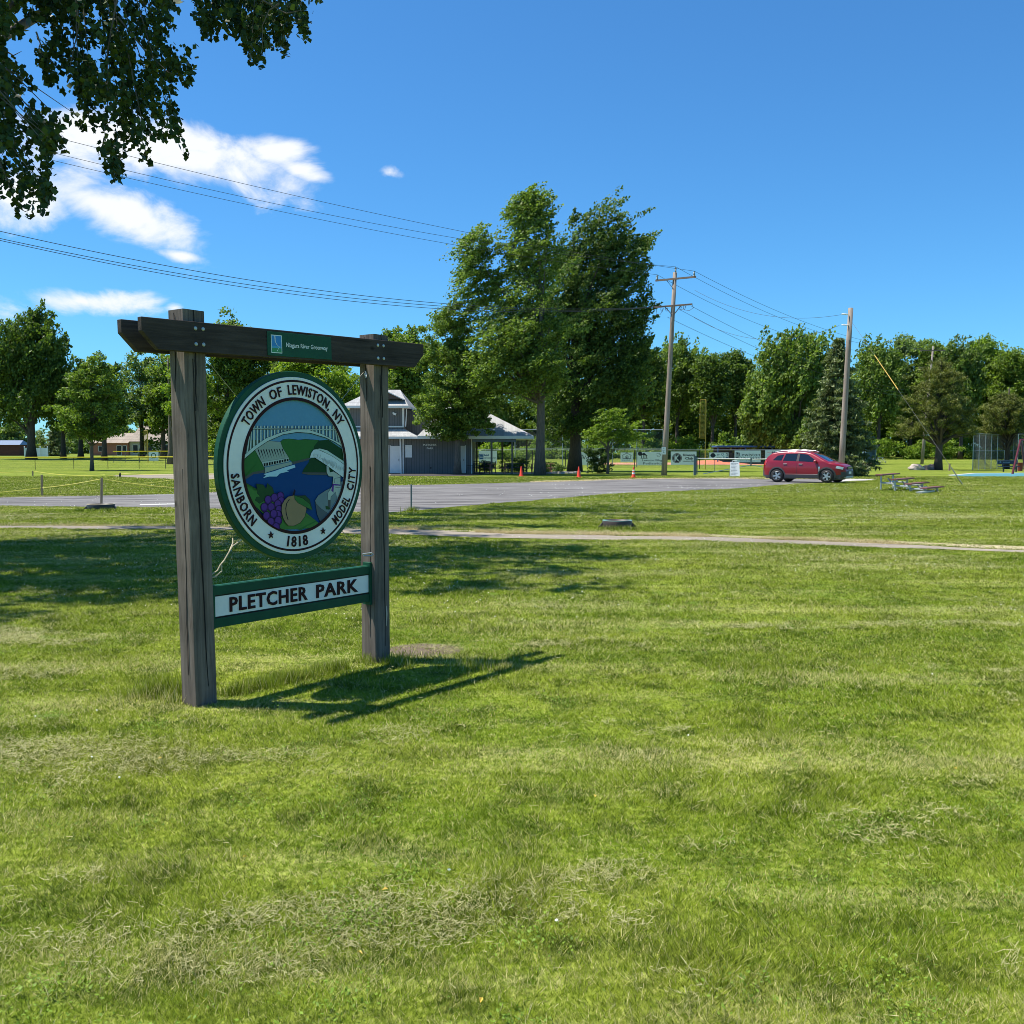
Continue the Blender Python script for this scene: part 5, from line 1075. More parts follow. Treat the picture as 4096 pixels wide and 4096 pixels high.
# ------------------------------------------------------------------ timber bench-stand (four tiers) on the right lawn
M_seat = mat('red_seat_board', (.17, .055, .045), .6, .2, 5, stretch=(.5, 6, 6)); M_alu = mat('aluminium', (.46, .48, .47), .45, .1, 8, metal=.5)
bl = thing('bleachers', 'small four-tier bleacher with red seat boards and bare aluminium frame on the right lawn', 'bleachers', (0, 0, 0))
TI = [((3515, 1900), (3588, 1894.5)), ((3572, 1919), (3645, 1912.5)), ((3632, 1936), (3705, 1929.5)), ((3694, 1953), (3764, 1946))]
tops = []
def onz(px, py, z): d = ray(px, py); k = (z - EYE) / d.z; return Vector((d.x * k, d.y * k, z))
for (l_, r_), Yk in zip(TI, (42.0, 41.0, 40.0, 39.0)):
    a = A(l_[0], l_[1], Yk); c = onz(r_[0], r_[1], a.z); tops.append((a, c, a.z)); MB().beam(a, c, .28, .055).obj('seat', M_seat, bl, bevel=.005)
fr = MB()
for (a, c, h_) in tops:
    for t in (.12, .78):
        p = a.lerp(c, t); leg = MB().tube([(p.x, p.y, 0), (p.x, p.y, h_ - .02)], .042, 8).obj('leg', M_alu, bl)
for k in (0, 1, 2):
    a, c, h0 = tops[k]; a2, c2, h1 = tops[k + 1]
    for t in (.12, .78): p = a.lerp(c, t); q = a2.lerp(c2, t); fr.tube([(p.x, p.y, h1 * .62), (q.x, q.y, h1 * .62)], .038, 6)
    fr.tube([(a.lerp(c, .12).x, a.lerp(c, .12).y, h1 * .62), (a.lerp(c, .12).x + .3, a.lerp(c, .12).y, h1 * .62), (c.x, c.y, h1 * .66)], .045, 6)
    p = a.lerp(c, .5); q = a2.lerp(c2, .2); fr.tube([(p.x, p.y, h0 * .72), (q.x, q.y, .06)], .032, 6)
a, c, h0 = tops[3]; p = a.lerp(c, -.3); q = a.lerp(c, .5); fr.beam((p.x, p.y - .1, .05), (q.x, q.y, .05), .2, .06)
fr.obj('frame', M_alu, bl)
# ------------------------------------------------------------------ concrete risers, boulders
def riser(name, label, p, r_, h_, top, m):
    t = thing(name, label, 'drain riser', p)
    MB().lathe([(r_ * .90, -.02), (r_, h_), (r_ * .96, h_ + .012), (r_ * .86, h_ + .012), (r_ * .84, h_ - .03), (.0001, h_ - .03)], 40).obj('ring', m, t, smooth=True)
    for a in (math.pi, 0.05): MB().add([(r_ * .95 * math.cos(a) + (0), .04, h_ * .8), (r_ * .95 * math.cos(a), -.04, h_ * .8), (r_ * 1.28 * math.cos(a), -.05, 0), (r_ * 1.28 * math.cos(a), .05, 0), (r_ * .9 * math.cos(a), -.05, 0), (r_ * .9 * math.cos(a), .05, 0)], [(0, 1, 2, 3), (0, 3, 5), (1, 4, 2), (3, 2, 4, 5)]).obj('fin', m, t)
    MB().lathe([(r_ * .90, h_ + .016), (r_ * .985, h_ + .015), (r_ * .99, h_ + .006)], 40).obj('rim', top, t)
M_brn = mat('brown_plastic', (.055, .036, .032), .5, .15, 5)
q = G(2475, 2112); riser('septic_riser', 'dark brown round riser with greenish rim beside the dry path edge', q + Vector((0, .3, 0)), .325, .135, mat('verdigris', (.20, .40, .34), .6), M_brn)
q = G(383, 2039); riser('septic_riser', 'black round riser with straw on top, left of the sign', q + Vector((0, .35, 0)), .38, .13, mat('straw_fill', (.42, .34, .22), .9, .3, 20), M_black)
def boulder(name, label, px, Y, w, h_, seed, m):
    b = at(px, Y); bm = bmesh.new(); bmesh.ops.create_icosphere(bm, subdivisions=3, radius=1); rr = random.Random(seed)
    ph = [rr.uniform(0, 6) for _ in range(6)]
    for v in bm.verts:
        d = v.co.normalized(); k = 1 + .16 * math.sin(3 * d.x + ph[0]) * math.cos(2.5 * d.y + ph[1]) + .10 * math.sin(6 * d.z + 4 * d.x + ph[2]) + .05 * math.sin(11 * d.x + ph[3]) * math.sin(9 * d.y + ph[4])
        v.co = Vector((d.x * k * w / 2, d.y * k * w * .35, d.z * k * h_ * .7 + h_ * .25))
    me = bpy.data.meshes.new(name); bm.to_mesh(me); bm.free(); me.materials.append(m); o = bpy.data.objects.new(name, me); COL.objects.link(o); o.location = b
    tag(o, label, 'boulder')
M_rock = mat('pink_granite', (.44, .36, .30), .9, .3, 2.5, .8, 8); M_rock2 = mat('brown_granite', (.26, .19, .16), .9, .35, 3, .8, 8)
boulder('boulder', 'pale smooth boulder left of the pine trunk', 3662, 90.5, 1.5, .62, 1, M_rock); boulder('boulder', 'browner angular boulder touching the foot of the pine', 3715, 91.2, 1.35, .55, 2, M_rock2); boulder('boulder', 'pinkish boulder peeking out right of the blue spruce', 3455, 88, 1.1, .68, 5, M_rock)
# ------------------------------------------------------------------ chain link helper
def links(mb, a, b, z0, z1, cell=.09, w=.0025, mi=0):
    """woven diagonals between two points of the ground, as thin three-sided wires"""
    a = Vector((a[0], a[1], 0)); b = Vector((b[0], b[1], 0)); L_ = (b - a).length; d = (b - a) / L_; nrm = Vector((-d.y, d.x, 0)); h_ = z1 - z0
    zg = lambda p: gz(p.y)
    k = int((L_ + h_) / cell)
    for s in (1, -1):
        for i in range(k):
            t0 = i * cell - h_; t1 = t0 + h_; za, zb = (z0, z1) if s > 0 else (z1, z0)
            c0, c1 = max(0, t0), min(L_, t1)
            if c1 <= c0: continue
            f0 = (c0 - t0) / h_; f1 = (c1 - t0) / h_; p = a + d * c0; q = a + d * c1; p.z = za + (zb - za) * f0 + zg(p); q.z = za + (zb - za) * f1 + zg(q)
            o = nrm * w * s; u = Vector((0, 0, w)) + d * (-w * s)
            mb.add([p + o, p - o, p + u, q + o, q - o, q + u], [(0, 1, 4, 3), (1, 2, 5, 4), (2, 0, 3, 5)], mi)
M_yel = mat('yellow_cap', (.72, .58, .02), .5, .05, 3); M_blk = mat('black_fence_post', (.02, .02, .02), .5); M_wire = mat('fence_wire', (.13, .14, .14), .6, metal=.3); M_bwire = mat('black_wire', (.03, .03, .03), .5)
def fence(name, label, pts, h_, m_post, m_rail, m_mesh, cell=.12, pr=.03, rr=.025, w=.003, cat='fence', group=None, rails=(1.0,)):
    t = thing(name, label, cat, (0, 0, 0), 0, group); P = [Vector((p[0], p[1], gz(p[1]))) for p in pts]
    for p in P: MB().tube([p, p + Vector((0, 0, h_ - rr))], pr, 8).obj('post', m_post, t)
    for f in rails: MB().tube([p + Vector((0, 0, h_ * f)) for p in P], rr, 8).obj('top_rail', m_rail, t)
    mb = MB()
    for a, b in zip(P, P[1:]): links(mb, a, b, .04, h_ - rr, cell, w)
    mb.obj('chain_link', m_mesh, t, recalc=False); return t
def pxl(l): return [tuple(at(x, Y)[:2]) for x, Y in l]
fence('outfield_fence', 'low black fence with bright yellow cap crossing the left field', pxl([(-500, 92), (-190, 92.5), (-20, 93), (142.6, 94), (297, 95), (433.4, 96), (558, 97), (663.5, 98), (760, 99), (860, 100), (1000, 103), (1200, 107)]), 1.15, M_blk, M_yel, M_bwire, .14, .028, .05)
fence('far_field_fence', 'farther yellow capped fence with a white banner in front of the brick house', pxl([(455, 126), (505, 127), (560, 128), (615, 129), (680, 130), (760, 131), (850, 132)]), 1.45, M_wire, M_yel, M_wire, .18, .03, .05)
BP = [(1890, 97.5), (2010, 97.3), (2130, 97), (2262, 97), (2400, 97), (2537, 97), (2667, 97), (2797, 97), (2927, 97.5), (3055, 98), (3190, 98.5)]
fence('ballfield_fence', 'six foot chain link ballfield fence carrying the row of sponsor banners', pxl(BP), 1.85, M_blk, M_galv, M_wire, .11, .035, .03)
fence('backstop_fence', 'tall grey chain link backstop behind the ornamental tree', pxl([(2060, 104), (2150, 104.5), (2250, 105), (2350, 105), (2450, 105), (2546, 105), (2650, 105)]), 3.95, M_galv, M_galv, M_wire, .11, .04, .035, rails=(1.0, .5))
# banners on the fence
M_ban = mat('banner_vinyl', (.82, .84, .86), .5, .04, 2); M_ink = mat('banner_ink', (.012, .014, .03), .5); M_ban2 = mat('white_vinyl', (.72, .76, .80), .5, .04, 2); M_mar = mat('maroon_ink', (.07, .03, .04), .5); M_navy = mat('navy_ink', (.01, .08, .24), .5)
def smallprint(mb, x, z, w, h_, y, mi=0, seed=1):
    """a line of print too small to read in the photograph: uneven letter-like strokes in word groups"""
    r = random.Random(seed + int(x * 100) + int(z * 77)); t = x
    while t < x + w:
        for k in range(r.randint(3, 8)):
            c = h_ * r.uniform(.35, .6)
            if t + c > x + w: break
            rq(mb, t, t + c * .75, z, z + h_ * r.choice((.62, .62, .62, 1)), y, mi); t += c
        t += h_ * .5
        if t + h_ > x + w: break
def banner(label, x0, x1, y0, y1, Y, texts, extra=None, mats=None, base=None, group='sponsor banners on the ballfield fence'):
    """banner spanning pixel box; texts: (string, fx, fz, fw, fh, material, bold) in fractions of the banner from top left"""
    p = A(x0, y1, Y); q = A(x1, y0, Y); w = q.x - p.x; h_ = q.z - p.z
    t = thing('banner', label, 'banner', (p.x, Y, p.z), 0, group)
    MB().box((w / 2, 0, h_ / 2), (w, .012, h_)).obj('vinyl_sheet', base or M_ban, t)
    ml = [M_ink, M_mar, M_navy, M_ban2]; tx = MB()
    for (s, fx, fz, fw, fh, mi, bo) in texts:
        if s: put_text(tx, s, (fx + fw / 2) * w, (1 - fz - fh / 2) * h_, fw * w, fh * h_, -.008, mi, bo, .002)
        else: smallprint(tx, fx * w, (1 - fz - fh) * h_, fw * w, fh * h_, -.010, mi)
    if extra: extra(tx, w, h_)
    tx.obj('lettering', ml, t, recalc=False); return t
def rq(mb, x0, x1, z0, z1, y, mi): mb.add([(x0, y, z0), (x1, y, z0), (x1, y, z1), (x0, y, z1)], [(0, 1, 2, 3)], mi)
def circ(mb, cx, cz, r_, y, mi, n=28): mb.add([(cx + r_ * math.cos(2 * math.pi * k / n), y, cz + r_ * math.sin(2 * math.pi * k / n)) for k in range(n)], [tuple(range(n))], mi)
def ringq(mb, cx, cz, r0, r1, y, mi, n=28):
    b = [(cx + q * math.cos(2 * math.pi * k / n), y, cz + q * math.sin(2 * math.pi * k / n)) for q in (r0, r1) for k in range(n)]; mb.add(b, [(k, (k + 1) % n, n + (k + 1) % n, n + k) for k in range(n)], mi)
def stroke(mb, pts, w, y, mi):
    for a, b in zip(pts, pts[1:]):
        d = Vector((b[0] - a[0], b[1] - a[1]))
        if d.length == 0: continue
        d.normalize(); ox, oz = -d.y * w / 2, d.x * w / 2; mb.add([(a[0] + ox, y, a[1] + oz), (a[0] - ox, y, a[1] - oz), (b[0] - ox, y, b[1] - oz), (b[0] + ox, y, b[1] + oz)], [(0, 1, 2, 3)], mi)
YB = 96.9
def e0(mb, w, h_):
    x0, x1, z0, z1 = .03 * w, .26 * w, .33 * h_, .76 * h_; rq(mb, x0, x1, z0, z1, -.009, 2)
    for k in range(3): stroke(mb, [(x0 + .04, z0 + .12 + k * .14), (x0 + .15, z0 + .2 + k * .13), (x0 + .28, z0 + .14 + k * .15), (x1 - .03, z0 + .22 + k * .14)], .022, -.011, 3)
banner('bright white banner with a small blue square logo, seen under the pavilion roof', 1915, 1988, 1803, 1854, YB, [('', .30, .27, .30, .15, 2, .01), ('ORTHODONTICS', .30, .50, .66, .15, 2, .0)], e0, base=M_ban2)
def e1(mb, w, h_):
    circ(mb, .06 * w, .72 * h_, .22, -.009, 3)
banner('pale banner with a looping script monogram between the dark maple and the dark shrub', 2308, 2401, 1808, 1860, YB, [('oVoo', .08, .28, .60, .30, 0, .0), ('o', .16, .20, .12, .3, 0, 0), ('P', .46, .20, .12, .36, 0, .0), ('', .40, .66, .22, .10, 0, .0)], e1)
def e2(mb, w, h_):
    cx, z = w / 2, h_ * .35
    rq(mb, cx - .42, cx - .36, z, z + .28, -.009, 0); rq(mb, cx + .36, cx + .42, z, z + .28, -.009, 0); rq(mb, cx - .42, cx + .42, z - .02, z + .02, -.009, 0); stroke(mb, [(cx - .45, z + .26), (cx - .3, z + .4), (cx, z + .48), (cx + .3, z + .4), (cx + .45, z + .26)], .035, -.009, 0); rq(mb, cx - .06, cx + .06, z + .0, z + .2, -.009, 0); stroke(mb, [(cx - .15, z + .45), (cx, z + .62), (cx + .15, z + .45)], .03, -.009, 0); ringq(mb, cx, z + .14, .13, .16, -.009, 0)
banner('small pale banner with a line drawing of a domed building', 2482, 2533, 1810, 1847, YB, [('', .14, .76, .70, .09, 0, .01)], e2)
def e3(mb, w, h_):
    k = w / 2.5
    circ(mb, .25 * k, .86 * h_, .20 * k, -.009, 0); mb.add([(.30 * k, -.009, .80 * h_), (.62 * k, -.009, .93 * h_), (.95 * k, -.009, .70 * h_), (.50 * k, -.009, .76 * h_)], [(0, 1, 2, 3)], 0)
    for x in (.35, .52, .68, .84): rq(mb, (x) * k, (x + .06) * k, .52 * h_, .76 * h_, -.009, 0)
    rq(mb, .3 * k, .95 * k, .50 * h_, .54 * h_, -.009, 0); stroke(mb, [(1.75 * k, .82 * h_), (1.9 * k, .9 * h_), (2.1 * k, .86 * h_), (2.2 * k, .74 * h_), (2.0 * k, .62 * h_), (1.85 * k, .66 * h_)], .025, -.009, 0); stroke(mb, [(1.8 * k, .7 * h_), (2.15 * k, .82 * h_)], .02, -.009, 0)
banner('long pale banner with small house drawings, partly behind the crossarm utility pole', 2549, 2657, 1807, 1861, YB, [('Lewiston Village', .19, .56, .78, .18, 0, .012), ('Pediatrics', .22, .78, .70, .16, 0, .0)], e3)
def e4(mb, w, h_):
    cx, cz = .24 * w, .50 * h_; R_ = .37 * h_; circ(mb, cx, cz, R_, -.0085, 1); ringq(mb, cx, cz, R_ * .82, R_ * .88, -.010, 3); circ(mb, cx, cz, R_ * .72, -.0095, 0); put_text(mb, 'K', cx, cz, R_ * 1.0, R_ * 1.1, -.010, 3, .03, .002)
banner('banner with a round maroon K emblem and bold dark lettering', 2683, 2786, 1806, 1859, YB, [('Kiwanis', .47, .17, .48, .19, 0, .03), ('Club', .56, .42, .30, .19, 0, .03), ('Lewiston, NY', .47, .68, .44, .10, 0, .03)], e4)
def e5(mb, w, h_):
    circ(mb, .19 * w, .50 * h_, .40 * h_, -.009, 0); rq(mb, .03 * w, .35 * w, .40 * h_, .50 * h_, -.0095, 0); ringq(mb, .69 * w, .68 * h_, .16 * h_, .22 * h_, -.009, 2); ringq(mb, .76 * w, .20 * h_, .06 * h_, .12 * h_, -.009, 2); rq(mb, .86 * w, .96 * w, .35 * h_, .85 * h_, -.009, 1); rq(mb, .88 * w, .94 * w, .45 * h_, .75 * h_, -.0095, 3); rq(mb, .86 * w, .98 * w, .06 * h_, .24 * h_, -.009, 2)
banner('small banner with several sponsor emblems right of the yellow foul pole', 2837, 2914, 1810, 1833, YB + .2, [('', .40, .22, .16, .14, 2, .0), ('', .42, .50, .10, .12, 0, .01), ('', .38, .76, .26, .12, 1, .0)], e5)
def e6(mb, w, h_):
    x = .04 * w; rq(mb, x, x + .11 * w, .36 * h_, .84 * h_, -.009, 0); rq(mb, x + .03 * w, x + .05 * w, .42 * h_, .76 * h_, -.0095, 3); rq(mb, x + .07 * w, x + .09 * w, .42 * h_, .68 * h_, -.0095, 3)
banner('wide banner with large dark serif style lettering, above the white message board', 2938, 3043, 1802, 1849, YB + .4, [('Lewiston', .17, .18, .80, .32, 0, .0), ('LAW CENTER', .17, .55, .80, .16, 0, .0), ('', .22, .84, .58, .08, 2, .0)], e6)
banner('pale banner mostly hidden behind the rear of the red car', 3060, 3130, 1801, 1850, YB + .6, [('N', .40, .10, .16, .30, 0, .03)])
# white banner on far left fence
p = A(596, 1835, 127.9)
tL = thing('banner', 'white banner with green emblem on the far left yellow capped fence', 'banner', (p.x, 127.85, p.z - .25)); MB().box((.62, 0, .58), (1.25, .015, 1.15)).obj('vinyl_sheet', M_ban2, tL)
mb = MB(); ringq(mb, .62, .66, .22, .33, -.010, 0); mb.add([(.35, -.011, .3), (.95, -.011, .36), (.9, -.011, .5), (.4, -.011, .46)], [(0, 1, 2, 3)], 0); mb.obj('emblem', mat('dark_green_ink', (.02, .10, .05), .5), tL, recalc=False)
# foul poles
def foul(name, label, px, Y, h_, r_=.05, netw=.55, z0=3.0):
    b = at(px, Y); t = thing(name, label, 'foul pole', b); MB().tube([(0, 0, -.1), (0, 0, h_)], r_, 8).obj('pole', M_ypole, t)
    nb = MB(); nb.tube([(-netw, 0, z0 - .0), (-netw, 0, h_ - .05)], .025, 6).tube([(-netw, 0, h_ - .05), (0, 0, h_ - .05)], .025, 6).tube([(-netw, 0, z0), (0, 0, z0)], .025, 6)
    for k in range(int((h_ - z0) / .12)): nb.tube([(-netw, 0, z0 + k * .12), (0, 0, z0 + k * .12)], .016, 4)
    for k in range(1, 6): nb.tube([(-netw * k / 6, 0, z0), (-netw * k / 6, 0, h_ - .05)], .012, 4)
    nb.obj('net_frame', M_ypole, t)
M_ypole = mat('yellow_orange_paint', (.50, .33, .05), .6, .15, 3)
foul('foul_pole', 'tall yellow foul pole with mesh wing in front of the wood', 2820, 94.5, 6.7); M_ypole2 = M_ypole
foul('foul_pole', 'pale yellow foul pole in front of the brick house at left', 594, 128.5, 4.2, .06, .45, 1.6)
# gate
gt = thing('barrier_gate', 'white tubular double barrier gate with a dark post behind the message board', 'gate', (0, 0, 0))
yz = 69.8; g0 = at(2779, yz); MB().box((g0.x, g0.y, .66), (.17, .17, 1.34)).box((g0.x, g0.y, 1.35), (.19, .19, .06), 0).obj('gate_post', mat('slate_post', (.12, .16, .19), .6, .1), gt)
M_gw = mat('worn_white_pipe', (.62, .62, .56), .5, .12, 6)
def gp(px, py): return A(px, py, yz)
MB().tube([gp(2786, 1834), gp(3001, 1836)], .04, 8).tube([gp(2812, 1896), gp(3001, 1861)], .03, 8).obj('gate_leaf', M_gw, gt)
MB().tube([gp(3007, 1838), gp(3078, 1836)], .04, 8).tube([gp(3009, 1861), gp(3070, 1872)], .03, 8).obj('gate_leaf', M_gw, gt)
MB().tube([gp(2788, 1828), gp(2788, 1898)], .04, 8).tube([gp(2859, 1835), gp(2859, 1888)], .02, 6).tube([gp(3004, 1832), gp(3004, 1864)], .05, 8).obj('gate_stile', mat('slate_pipe', (.16, .19, .20), .5), gt)
# message board
p = G(2938, 1906); w = .66
ab = thing('message_board', 'white folding message board with lines of small print at the edge of the lot', 'sign', p, -.12)
def leaf(s, m):
    mb = MB(); mb.add([(-w / 2 * 1.0, s * .28, 0), (w / 2, s * .28, 0), (w / 2 * .9, s * .03, .98), (-w / 2 * .9, s * .03, .98)] + [(-w / 2 * 1.0, s * .25, 0), (w / 2, s * .25, 0), (w / 2 * .9, s * .005, .98), (-w / 2 * .9, s * .005, .98)], [(0, 1, 2, 3), (4, 7, 6, 5), (0, 4, 5, 1), (1, 5, 6, 2), (2, 6, 7, 3), (3, 7, 4, 0)]); return mb.obj('panel', m, ab)
pn = leaf(-1, M_white); leaf(1, M_gw); MB().tube([(-.14, 0, .97), (-.13, 0, 1.08), (.13, 0, 1.08), (.14, 0, .97)], .025, 8).obj('handle', M_white, ab)
tx = MB(); rr = random.Random(4)
for k in range(9):
    zz = .88 - k * .095; ww = (.50, .36, .40, .30, .38, .42, .22, .44, .30)[k]; smallprint(tx, -.25, zz, ww, .045 if k == 0 else .028, 0, 0, k)
tx.v = [(x, -.03 - (.98 - z) / .98 * .25 - .004, z) for x, y, z in tx.v]; tx.obj('lettering', M_ink, ab, recalc=False)
# cones
M_or = mat('cone_orange', (.80, .055, .02), .5)
def cone(label, p, bands):
    t = thing('traffic_cone', label, 'traffic cone', p, .2, 'orange cones along the lot edge')
    MB().box((0, 0, .02), (.36, .36, .04)).obj('base', M_or, t, bevel=.01); MB().lathe([(.14, .04), (.13, .06), (.035, .68), (.03, .70), (.0001, .70)], 24).obj('cone_body', M_or, t, smooth=True)
    if bands: MB().lathe([(.106, .23), (.088, .34)], 24, (0, 0, 0)).lathe([(.075, .42), (.060, .52)], 24).obj('reflective_band', M_white, t, smooth=True)
cone('plain orange cone in front of the pavilion picnic tables', G(2085, 1906), False); cone('plain orange cone in front of the dark maple trunk', G(2315, 1910), False); cone('orange cone with white bands, between the ornamental tree and the utility pole', G(2534, 1911), True)
# dugouts behind the fence
dg = thing('dugout', 'long blue-roofed dugout behind the sponsor banners', 'dugout', tuple(at(2866, 118)))
M_blue = mat('dugout_blue', (.02, .09, .28), .5, .1, 2)
MB().box((5.0, 1.2, 2.12), (10.2, 3.0, .20)).obj('roof', M_blue, dg, bevel=.02); MB().box((5, 2.5, 1.0), (9.8, .12, 2.0)).obj('back_wall', M_dark, dg)
for x in (.1, 3.4, 6.6, 9.9): MB().box((x, -.1, 1.0), (.12, .12, 2.0)).obj('roof_post', M_blue, dg)
ws = thing('windscreen_fence', 'dark mesh windscreen panel above the dugout roof', 'fence', tuple(at(3030, 124))); MB().box((2.56, 0, 2.55), (5.1, .04, .75)).obj('screen', mat('navy_screen', (.02, .025, .035), .8), ws)
for x in (0, 2.5, 5.12): MB().tube([(x, -.05, 0), (x, -.05, 3.0)], .04, 6).obj('post', M_galv, ws)
# portable blue goal box and small stand beyond the spruce
b = at(3475, 128); gb = thing('portable_shelter', 'small open-fronted shelter of blue sheeting near the wood edge, right of the spruce', 'shelter', b)
M_lb = mat('light_blue_sheet', (.16, .28, .40), .6, .1)
MB().box((-.55, .3, .95), (.08, 1.2, 1.9)).box((.75, .3, .95), (.08, 1.2, 1.9)).box((.1, .88, .95), (1.22, .06, 1.9)).obj('side_sheet', M_lb, gb); MB().box((.08, .3, 1.96), (1.6, 1.4, .09)).obj('roof', M_lb, gb)
b = at(3522, 126); sb = thing('small_bleachers', 'tiny aluminium bleachers beside the blue shelter', 'bleachers', b); mb = MB()
for k in range(3): mb.box((0, .6 * k, .25 + .22 * k), (1.5, .22, .04))
mb.obj('seat', M_alu, sb); mb = MB()
for x in (-.6, 0, .6): mb.beam((x, 0, .02), (x, 1.3, .68), .04, .04).beam((x, 0, 0), (x, 0, .24), .04, .04).beam((x, 1.2, 0), (x, 1.2, .66), .04, .04)
mb.obj('frame', M_alu, sb)
# ------------------------------------------------------------------ batting cage, bench, bin, swing frame at the right edge
cgp = pxl([(3890, 92), (4020, 93), (4080, 95), (4180, 96), (4330, 97)])
fence('batting_cage', 'tall chain link batting cage with hanging net behind the smaller pine', pxl([(3889, 92), (3913, 93.5), (3938, 95), (3962, 96), (3986, 96.5), (4014, 97), (4050, 97), (4068, 95), (4160, 95), (4280, 95)]), 3.4, M_galv, M_galv, M_wire, .08, .035, .03, .004, rails=(1.0, .52))
mb = MB(); q = [at(3920, 97), at(4055, 98)]
r_ = random.Random(9); 
for s in range(60):
    t = s / 60; x = q[0].x + (q[1].x - q[0].x) * t; mb.tube([(x, 98.2, 3.1), (x + .1 * math.sin(s * .7), 98.2, 1.9), (x + .5 * math.sin(s * .3), 98.0 + .2 * math.sin(s), 1.0), (x + .6, 97.8, .05)], .006, 3, cap=False)
for k in range(26): mb.tube([(q[0].x + (q[1].x - q[0].x) * j / 8, 98.15, .15 + k * .115 - .12 * math.sin(j * .8 + k * .2)) for j in range(9)], .006, 3, cap=False)
tag(mb.obj('cage_net', M_bwire, recalc=False), 'dark sagging net hanging inside the batting cage', 'net')
b = G(4035, 1887); bn = thing('plastic_bench', 'dark navy park bench with a lettered backrest in front of the batting cage', 'bench', b, 0.0); M_nv = mat('navy_plastic', (.012, .035, .07), .5)
MB().box((0, .25, .80), (1.70, .06, .34)).obj('backrest', M_nv, bn, bevel=.02); MB().box((0, .0, .44), (1.7, .42, .06)).obj('seat', M_nv, bn, bevel=.01)
for x in (-.45, .62): MB().box((x, 0, .20), (.08, .12, .42)).box((x, .2, .55), (.07, .07, .3)).obj('leg', M_nv, bn)
tx = MB(); ringq(tx, -.62, .80, .03, .07, .216, 0); smallprint(tx, -.38, .77, .62, .07, .216, 0); ringq(tx, .60, .80, .05, .08, .216, 0); tx.obj('lettering', mat('pale_blue_ink', (.20, .36, .45), .6), bn, recalc=False)
b = G(4080, 1884); rb = thing('litter_bin', 'dark red slatted litter bin right of the navy bench', 'litter bin', b); MB().lathe([(.20, 0), (.24, .72), (.25, .74), (.22, .74), (.20, .70)], 20).obj('bin_body', mat('maroon_bin', (.16, .02, .025), .5), rb, smooth=True)
MB().lathe([(.22, .705), (.0001, .70)], 20).obj('liner', M_black, rb)
s0 = G(4050, 1896); sw = thing('swing_frame', 'dark red swing set frame with slanting legs at the right picture edge', 'swing set', s0); M_sw = mat('maroon_pipe', (.13, .018, .022), .4, coat=.3)
tp = Vector((.85, .6, 2.6)); 
MB().tube([(0, 0, 0), tp], .085, 10).obj('leg', M_sw, sw); MB().tube([(1.7, 1.4, 0), tp + Vector((.05, .02, 0))], .085, 10).obj('leg', M_sw, sw); MB().tube([tp + Vector((0, 0, -.02)), tp + Vector((5.5, -.6, -.02))], .07, 10).obj('top_bar', M_sw, sw)
for x in (1.6, 2.4):
    for s in (-.25, .25): MB().tube([tp + Vector((x + s * .9, -.1 * x, -.05)), tp + Vector((x + s * .9, -.1 * x, -2.1))], .012, 4).obj('chain', M_galv, sw)
MB().box(tp + Vector((2.0, -.25, -2.12)), (.6, .2, .05)).obj('swing_seat', M_black, sw)
# ------------------------------------------------------------------ poles and wires
M_pole = mat('pole_wood', (.24, .175, .13), .9, .25, 3, .5, 20, stretch=(4, 4, .25), col2=(.30, .25, .21)); M_arm = mat('arm_wood', (.22, .16, .13), .9, .2, 4); M_ins = mat('insulator_grey', (.20, .26, .28), .3); M_hard = mat('pole_hardware', (.05, .05, .055), .6); M_cab = mat('cable_black', (.035, .04, .045), .6)
def lean_pole(b, top, r0, r1, n=10): 
    return MB().tube([b - Vector((0, 0, .3)), b.lerp(top, .25), b.lerp(top, .5), b.lerp(top, .75), top], [r0, r0 * .93, (r0 + r1) / 2, r1 * 1.1, r1], 14)
Y = 69.2; B1 = at(2655, Y); T1 = A(2700, 1090, Y); 
pl = thing('utility_pole', 'tall wooden utility pole with two crossarms and insulators, beside the lot', 'utility pole', B1); o_ = -B1
lean_pole(Vector((0, 0, 0)), T1 - B1, .20, .135).obj('pole', M_pole, pl, smooth=True)
ad = Vector((.86, -.51, 0))
def arm(cx, cy, half, z_, nm='crossarm', w=.10, h_=.12):
    a = A(cx, cy, Y - .2); MBb = MB().beam(a - ad * half - B1, a + ad * half - B1, w, h_).obj(nm, M_arm, pl); return a
ua = arm(2702, 1115, 1.48, 0); la = arm(2692, 1223, 1.40, 0, w=.10, h_=.11)
mb = MB()
for s in (-1.36, 0, 1.36):
    q = ua + ad * s - B1 + Vector((0, 0, .05)) + (Vector((0, 0, .42)) if s == 0 else Vector((0, 0, 0))); mb.lathe([(.04, 0), (.075, .05), (.045, .09), (.08, .14), (.045, .18), (.075, .23), (.04, .29), (.05, .33), (.0001, .34)], 10, q)
mb.obj('insulator', M_ins, pl)
mb = MB(); mb.beam(ua - ad * .7 - B1, Vector(T1 - B1) * .92 + Vector((0, -.15, -.1)), .03, .03)
for s in (-.62, .62): mb.beam(la + ad * s - B1, la + ad * s * .1 + Vector((0, 0, -.62)) - B1, .045, .045)
for s in (-.9, -.55, .45, .75): mb.tube([la + ad * s - B1, la + ad * s + Vector((0, -.05, -.25)) - B1, la + ad * (s + .1) + Vector((0, 0, -.36)) - B1, la + ad * (s + .18) + Vector((0, 0, -.1)) - B1], .02, 5)
